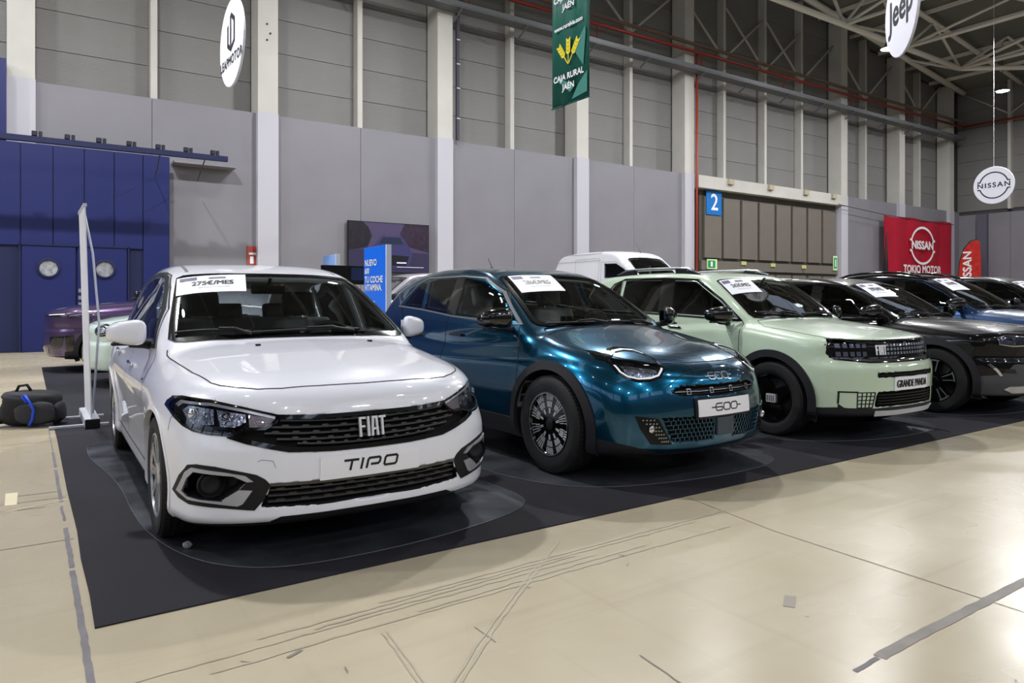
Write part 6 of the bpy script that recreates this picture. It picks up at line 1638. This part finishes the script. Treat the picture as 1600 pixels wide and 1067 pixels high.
totem('display_board', 'bright blue display board with white text behind the white saloon', 4.1, 9.08, 9.86, 1.98, bb,
      [('NUEVO', .125, 1.75, .04), ('600', .11, 1.635, .04), ('TU COCHE', .125, 1.51, .04), ('VITAMINA.', .125, 1.395, .04)], wt, small=((1.20,.34),(1.15,.30),(1.10,.36),(1.05,.38),(1.00,.40),(.95,.26),(.90,.3)))
totem('pale_board', 'pale blue display board far behind the white saloon roof', 4.5, 12.09, 12.75, 2.02, mat('board_pale', srgb(130, 158, 210), .5), [], wt)
o = thing('info_screen', 'small dark screen on a stand between the two blue boards', 'screen', (4.15, 10.85, .008))
MB().box((0, 0, 1.62), (.75, .06, .30)).build('screen_panel', MATS['black_gloss'], o, bevel=.01); MB().box((.22, -.035, 1.64), (.24, .01, .2)).build('screen_image', mat('screen_blue', srgb(30, 44, 96), .3), o); MB().tube([(0, 0, 0), (0, 0, 1.5)], .03, 10).build('stand_pole', MATS['black_matte'], o); MB().lathe([(.25, 0), (.25, .02), (.001, .025)], 20, 'z').build('stand_base', MATS['black_matte'], o)
# large wall screen showing a night picture of a car
sc = thing('wall_screen', 'large purple-toned screen on the back wall showing a car at night', 'screen', (9.35, WY-.72, 2.84))
def scr(name, poly, m, d): return MB().prism(poly, -d-.004, -d, 'xz').build(name, m, sc)
MB().box((0, .05, 0), (2.74, .08, 1.56)).build('screen_case', MATS['black_gloss'], sc)
MB().tube([(0, .08, 0), (0, .17, 0)], .04, 8).build('screen_mount', MATS['black_matte'], sc)
em = lambda n, c, s=.35, noi=None: mat(n, c, .4, noise=noi, emit=(c, s))
scr('picture_sky', [(-1.35,-.76),(1.35,-.76),(1.35,.76),(-1.35,.76)], em('pic_sky', srgb(62, 54, 82), .3), .0)
scr('picture_road', [(-1.35,-.76),(1.35,-.76),(1.35,-.15),(-1.35,-.05)], em('pic_road', srgb(38, 34, 58), .4), .006)
scr('picture_trees', [(-1.35,-.1),(-.75,.0),(-.6,.35),(-.72,.62),(-.9,.76),(-1.35,.76)], em('pic_trees', srgb(24, 20, 30), .3, (6, .6)), .012)
scr('picture_trees', [(.45,.1),(1.35,-.1),(1.35,.76),(.5,.76),(.35,.45)], em('pic_trees2', srgb(38, 25, 42), .3, (6, .6)), .012)
scr('picture_trees', [(-.30,.05),(-.15,.05),(-.2,.42)], MATS['pic_trees'], .012)
scr('picture_car_body', [(-.62,-.62),(.62,-.62),(.78,-.2),(.6,.12),(.42,.36),(-.3,.36),(-.45,.12),(-.68,-.1)], em('pic_car', srgb(46, 44, 84), .3), .018)
scr('picture_car_glass', [(-.36,.12),(.46,.12),(.34,.32),(-.24,.32)], em('pic_glass', srgb(22, 32, 52), .3), .024)
scr('picture_car_grille', [(-.4,-.55),(.55,-.55),(.65,-.25),(-.4,-.2)], em('pic_dark', srgb(14, 12, 24), .2), .024)
scr('picture_caption', [(.22,-.48),(.55,-.48),(.55,-.44),(.22,-.44)], em('pic_text', srgb(190, 190, 220), .5), .030); scr('picture_caption', [(.22,-.60),(1.15,-.60),(1.15,-.585),(.22,-.585)], MATS['pic_text'], .030)
# ------------------------------------------------------------------ hanging signs
dw = mat('disc_white', srgb(226, 226, 236), .5); di = mat('disc_ink', srgb(34, 36, 44), .5)
def disc(name, label, c, r, ang, draw):
    """round sign; ang = heading of its face normal"""
    o = thing(name, label, 'hanging sign', c, 0, 'round hanging brand signs')
    n = Vector((math.cos(ang), math.sin(ang), 0)); xr = Vector((0, 0, 1)).cross(n)          # reader's right
    M = Matrix(((xr.x, 0, n.x, 0), (xr.y, 0, n.y, 0), (0, 1, 0, 0), (0, 0, 0, 1)))
    b = MB(); b.lathe([(.001, -.02), (r*.99, -.02), (r, -.012), (r, .012), (r*.99, .02), (.001, .02)], 64, 'z'); b.V = [tuple(M @ Vector(v)) for v in b.V]; b.build('disc', dw, o)
    MB().tube([(0, 0, r), (0, 0, roof_z(c[0])-c[2]-.25)], .006, 6).build('hanging_wire', MATS['sign_white'], o)
    draw(o, lambda z=.0235: M @ Matrix.Translation((0, 0, z)))
def pf(o, M, polys, m, nm='emblem'):
    V, F = joins(polys); obj(nm, [tuple(M @ Vector((v[0], v[1], 0))) for v in V], F, m, o)
def leap(o, MM):
    P = lambda q: (np.array(q), [tuple(range(len(q)))])
    pf(o, MM() @ Matrix.Scale(1.18, 4), [P([(-.20,-.02),(-.13,-.06),(-.13,.30),(-.20,.27)]), P([(-.20,-.02),(-.13,-.06),(.0,-.13),(.0,-.05),(-.13,.02)]), P([(-.05,.40),(-.05,-.02),(.02,-.05),(.02,.44)]), P([(.02,.44),(.02,.36),(.14,.28),(.21,.32)]), P([(.14,.28),(.21,.32),(.21,-.02),(.14,.02)]), P([(.0,-.05),(.0,-.13),(.21,-.02),(.14,.02)])], di)
    flat_text('lettering', 'LEAPMOTOR', .225, MM() @ Matrix.Translation((0, -.30, 0)), di, o, spacing=1.08, bold=.006)
disc('round_sign', 'white round hanging sign with dark angular emblem, before the tall wall panels', (2.9, 12.8, 5.62), .74, math.pi+.03, leap)
disc('round_sign', 'white round hanging sign with its top cut off by the picture edge', (11.15, 5.75, 5.74), .74, math.radians(135), lambda o, MM: flat_text('lettering', 'Jeep', .62, MM(), di, o, bold=.012))
def niss(o, MM, ring=.52, w=.05, txt=.27):
    for a0, a1 in ((.30, math.pi-.30), (math.pi+.30, 2*math.pi-.30)):
        pts = [(ring*math.cos(t), ring*math.sin(t)) for t in np.linspace(a0, a1, 24)]
        pts = [(pts[0][0]+.10, pts[0][1])] + pts + [(pts[-1][0]-.10, pts[-1][1])] if a0 < 3 else [(pts[0][0]-.10, pts[0][1])] + pts + [(pts[-1][0]+.10, pts[-1][1])]
        V, F = stroke(pts, w); pf(o, MM(), [(V, F)], di)
    flat_text('lettering', 'NISSAN', txt, MM(), di, o, spacing=1.25, sx=1.12, bold=.008)
disc('round_sign', 'white round hanging sign with a ring emblem, above the red feather flag', (32.3, 13.0, 5.84), .75, math.pi, niss)
# green bank banner
gbn = thing('hanging_banner', 'tall green bank banner with yellow wheat emblem hanging above the cars', 'banner', (8.75, 10.9, 5.06))
gbm = mat('banner_green', srgb(12, 88, 74), .6, noise=(3, .10)); gl2 = mat('banner_light_green', srgb(60, 128, 118), .6)
b = MB()
for i in range(13):                       # gently waving cloth
    y = .56 - 1.12*i/12; x = .025*math.sin(i*1.1)
    for zz in (0, 3.4): b.V.append((x - .004, y, zz))
    for zz in (0, 3.4): b.V.append((x + .004, y, zz))
for i in range(12):
    a = i*4; c = a+4; b.F += [(a, c, c+1, a+1), (a+2, a+3, c+3, c+2), (a, a+2, c+2, c), (a+1, c+1, c+3, a+3)]
b.F += [(0, 1, 3, 2), (48, 50, 51, 49)]
b.build('cloth', gbm, gbn, True); MB().tube([(0, -.6, 3.42), (0, .6, 3.42)], .02, 8).build('top_bar', MATS['satin_metal'], gbn); MB().tube([(0, -.58, 0), (0, .58, 0)], .015, 8).build('bottom_bar', gbm, gbn)
for y in (-.5, .5): MB().tube([(0, y, 3.42), (0, y, roof_z(8.75)-5.06-.05)], .006, 6).build('hanging_wire', MATS['sign_white'], gbn)
def gtext(t, z, sz, sx=1.): flat_text('banner_lettering', t, sz, left_M(-.045, 0, z), wt, gbn, sx=sx, bold=.006)
gtext('CAJA RURAL', .53, .165, 1.0); gtext('JAÉN', .33, .165); gtext('www.ruralvia.com', 1.52, .118, 1.0); gtext('JAÉN', 1.90, .165); gtext('CAJA RURAL', 2.10, .165); 
V, F = joins([(np.array(q), [tuple(range(len(q)))]) for q in ([(.1,.05),(.56,.1),(.56,.5),(.3,.3)], [(.15,1.0),(.45,.62),(.52,1.25),(.5,1.35)], [(-.5,.62),(-.2,.5),(.2,.3),(.05,.2)])])
obj('leaf_pattern', [(-.040, -v[0], v[1]) for v in V], F, gl2, gbn)
wy = mat('wheat_yellow', srgb(226, 208, 40), .6); parts = []
for ang, x0 in ((0, 0), (.62, .05), (-.62, -.05)):
    cs, sn = math.cos(ang), math.sin(ang)
    def tr(u, v): return (x0 + u*cs + v*sn, .72 + .10 + (v*cs - u*sn))
    for k in range(4):
        v0 = .12 + k*.075
        for s in (-1, 1): parts.append((np.array([tr(0, v0), tr(s*.065, v0+.045), tr(s*.065, v0+.115), tr(0, v0+.065)]), [(0, 1, 2, 3)]))
    parts.append(stroke([tr(0, -.06), tr(0, .12)], .022))
V, F = joins(parts); obj('wheat_emblem', [(-.047, -v[0], v[1]) for v in V], F, wy, gbn)
# red wall banner
rb = thing('wall_banner', 'large red banner with white ring emblem hung along the back wall', 'banner', (41.35, WY-.95, 2.2))
rbm = mat('banner_red', srgb(170, 16, 44), .6, noise=(.7, .12)); b = MB()
for i in range(29):
    x = -3.72 + 7.44*i/28; yy = .05*math.sin(i*.9)+.03*math.sin(i*2.3)
    for zz, dy in ((0, yy*1.5), (1.7, yy), (3.5, yy*.3)): b.V.append((x, dy, zz - .05*math.sin(i*.45)))
n0 = len(b.V); b.V += [(v[0], v[1]+.01, v[2]) for v in b.V]
for i in range(28):
    for j in range(2):
        a = i*3+j; b.F.append((a, a+3, a+4, a+1)); b.F.append((a+n0, a+1+n0, a+4+n0, a+3+n0))
b.build('cloth', rbm, rb, True)
MB().tube([(-8.0, -.02, 3.75), (-3.7, -.02, 3.52), (0, -.02, 3.45), (3.9, -.02, 3.42)], .02, 6).build('hanging_cable', MATS['panel_gap'], rb)
M0 = wall_M(0, -.14, 0)
for a0, a1 in ((.30, math.pi-.30), (math.pi+.30, 2*math.pi-.30)):
    pts = [(1.25*math.cos(t), 2.02+1.0*math.sin(t)) for t in np.linspace(a0, a1, 24)]
    pts = [(pts[0][0]+.18, pts[0][1])] + pts + [(pts[-1][0]-.18, pts[-1][1])] if a0 < 3 else [(pts[0][0]-.18, pts[0][1])] + pts + [(pts[-1][0]+.18, pts[-1][1])]
    V, F = stroke(pts, .13); obj('emblem', [tuple(M0 @ Vector((v[0]+.05, v[1], 0))) for v in V], F, wt, rb)
flat_text('lettering', 'NISSAN', .62, M0 @ Matrix.Translation((.05, 2.02, 0)), wt, rb, sx=1.15, bold=.03)
flat_text('lettering', 'TOKIO MOTOR', .58, M0 @ Matrix.Translation((.05, .68, 0)), wt, rb, bold=.02)
# feather flag and furled flag
ff = thing('feather_flag', 'red feather flag with white lettering by the end wall', 'flag', (44.0, 18.9, 0)); ffm = mat('flag_red', srgb(190, 40, 32), .6, noise=(4, .25))
prof = [(.60,1.2),(.60,2.6),(.52,3.4),(.32,4.05),(.0,4.45),(-.32,4.55),(-.5,4.4),(-.55,3.2),(-.55,1.2)]
MB().prism([(p[0], p[1]) for p in prof], -.012, .012, 'yz').build('flag_cloth', ffm, ff)
MB().tube([(0, .62, 0), (0, .62, 2.6), (0, .54, 3.42), (0, .33, 4.1), (0, 0, 4.5), (0, -.34, 4.6)], .025, 8).build('flag_pole', MATS['black_matte'], ff, True); MB().lathe([(.35, 0), (.35, .04), (.001, .06)], 20, 'z', (0, .62, 0)).build('flag_base', MATS['black_matte'], ff)
flat_text('flag_lettering', 'NISSAN', .62, left_M(-.03, .12, 2.9) @ Matrix.Rotation(math.pi/2, 4, 'Z'), wt, ff, bold=.02)
fu = thing('furled_flag', 'thin furled black flag standing before the red banner', 'flag', (35.3, 19.0, 0))
MB().tube([(0, 0, .03), (0, 0, 1.6), (.05, .02, 3.0), (.08, .02, 4.55)], [.10, .13, .09, .02], 10).build('flag_cloth', MATS['black_satin'], fu, True); MB().lathe([(.3, 0), (.3, .04), (.001, .05)], 16, 'z').build('flag_base', MATS['black_matte'], fu)
# boards in front of the gate
for i, (x, w, m, lab) in enumerate(((27.2, 2.4, mat('board_slate', srgb(70, 72, 84), .5), 'dark low partition board in front of the gate, left one'), (30.4, 2.0, mat('board_lilac', srgb(120, 134, 190), .5), 'pale blue partition board in front of the gate, right one'))):
    o = thing('partition_board', lab, 'board', (x, 18.6, 0), 0, 'partition boards at the gate')
    MB().box((0, 0, 1.06), (w, .05, 2.1)).build('board', m, o); MB().box((0, -.03, 2.08), (w+.06, .06, .06)).build('board_cap', MATS['sign_white'], o)
    for s in (-1, 1): MB().box((s*w*.42, 0, .02), (.08, .5, .04)).build('board_foot', MATS['black_matte'], o)
# ------------------------------------------------------------------ backpack on the carpet edge
bp_ = thing('backpack', 'black backpack with a blue strap lying on the carpet edge', 'backpack', (.02, 8.55, .006), -.35)
bk = mat('pack_black', srgb(26, 26, 30), .7, bump=(90, .3)); bk2 = mat('pack_grey', srgb(48, 48, 54), .75, bump=(120, .3)); bb2 = mat('strap_blue', srgb(30, 80, 220), .5)
def blob(name, c, d, m, par, p=.55, seed=0, am=.06):
    bm = bmesh.new(); bmesh.ops.create_icosphere(bm, subdivisions=4, radius=1.)
    r2 = np.random.default_rng(seed); ph = r2.uniform(0, 6, 9); V = []
    for v in bm.verts:
        x, y, z = [math.copysign(abs(q)**p, q) for q in v.co]
        k = 1 + am*(math.sin(4*x+ph[0]+3*z) + math.sin(5*y+ph[1]-2*z) + .6*math.sin(9*z+ph[2]+4*x))/2
        V.append((c[0]+x*d[0]*k, c[1]+y*d[1]*k, max(c[2]+z*d[2]*k, .002)))
    F = [tuple(w.index for w in f.verts) for f in bm.faces]; bm.free()
    return obj(name, V, F, m, par, smooth=True)
blob('pack_body', (.02, 0, .17), (.26, .17, .165), bk, bp_, .62, 3); blob('front_pocket', (.10, -.13, .13), (.17, .07, .11), bk2, bp_, .6, 5); blob('top_flap', (-.07, -.02, .27), (.15, .14, .07), bk2, bp_, .7, 8, .1)
blob('side_pocket', (.26, -.02, .12), (.06, .11, .10), bk, bp_, .7, 9)
MB().tube([(-.10, -.05, .33), (-.07, -.06, .39), (.0, -.06, .40), (.03, -.05, .34)], .014, 8).build('carry_handle', bk, bp_, True)
MB().tube([(-.20, -.05, .06), (-.30, -.10, .05), (-.38, -.12, .06), (-.44, -.10, .025), (-.48, -.08, .05)], [.035, .03, .02, .014, .012], 8).build('shoulder_strap', bk, bp_, True)
MB().tube([(-.22, -.12, .02), (-.34, -.16, .02), (-.40, -.14, .03)], .016, 8).build('shoulder_strap', bk2, bp_, True)
MB().tube([(.02, -.17, .31), (.07, -.20, .25), (.11, -.215, .17), (.10, -.215, .08), (.07, -.21, .02)], .012, 8).build('blue_strap', bb2, bp_, True)
MB().tube([(.02, -.17, .31), (.0, -.18, .30), (.05, -.205, .24)], .010, 8).build('blue_strap', bb2, bp_, True)
print('script seconds', round(time.time()-T0, 1))
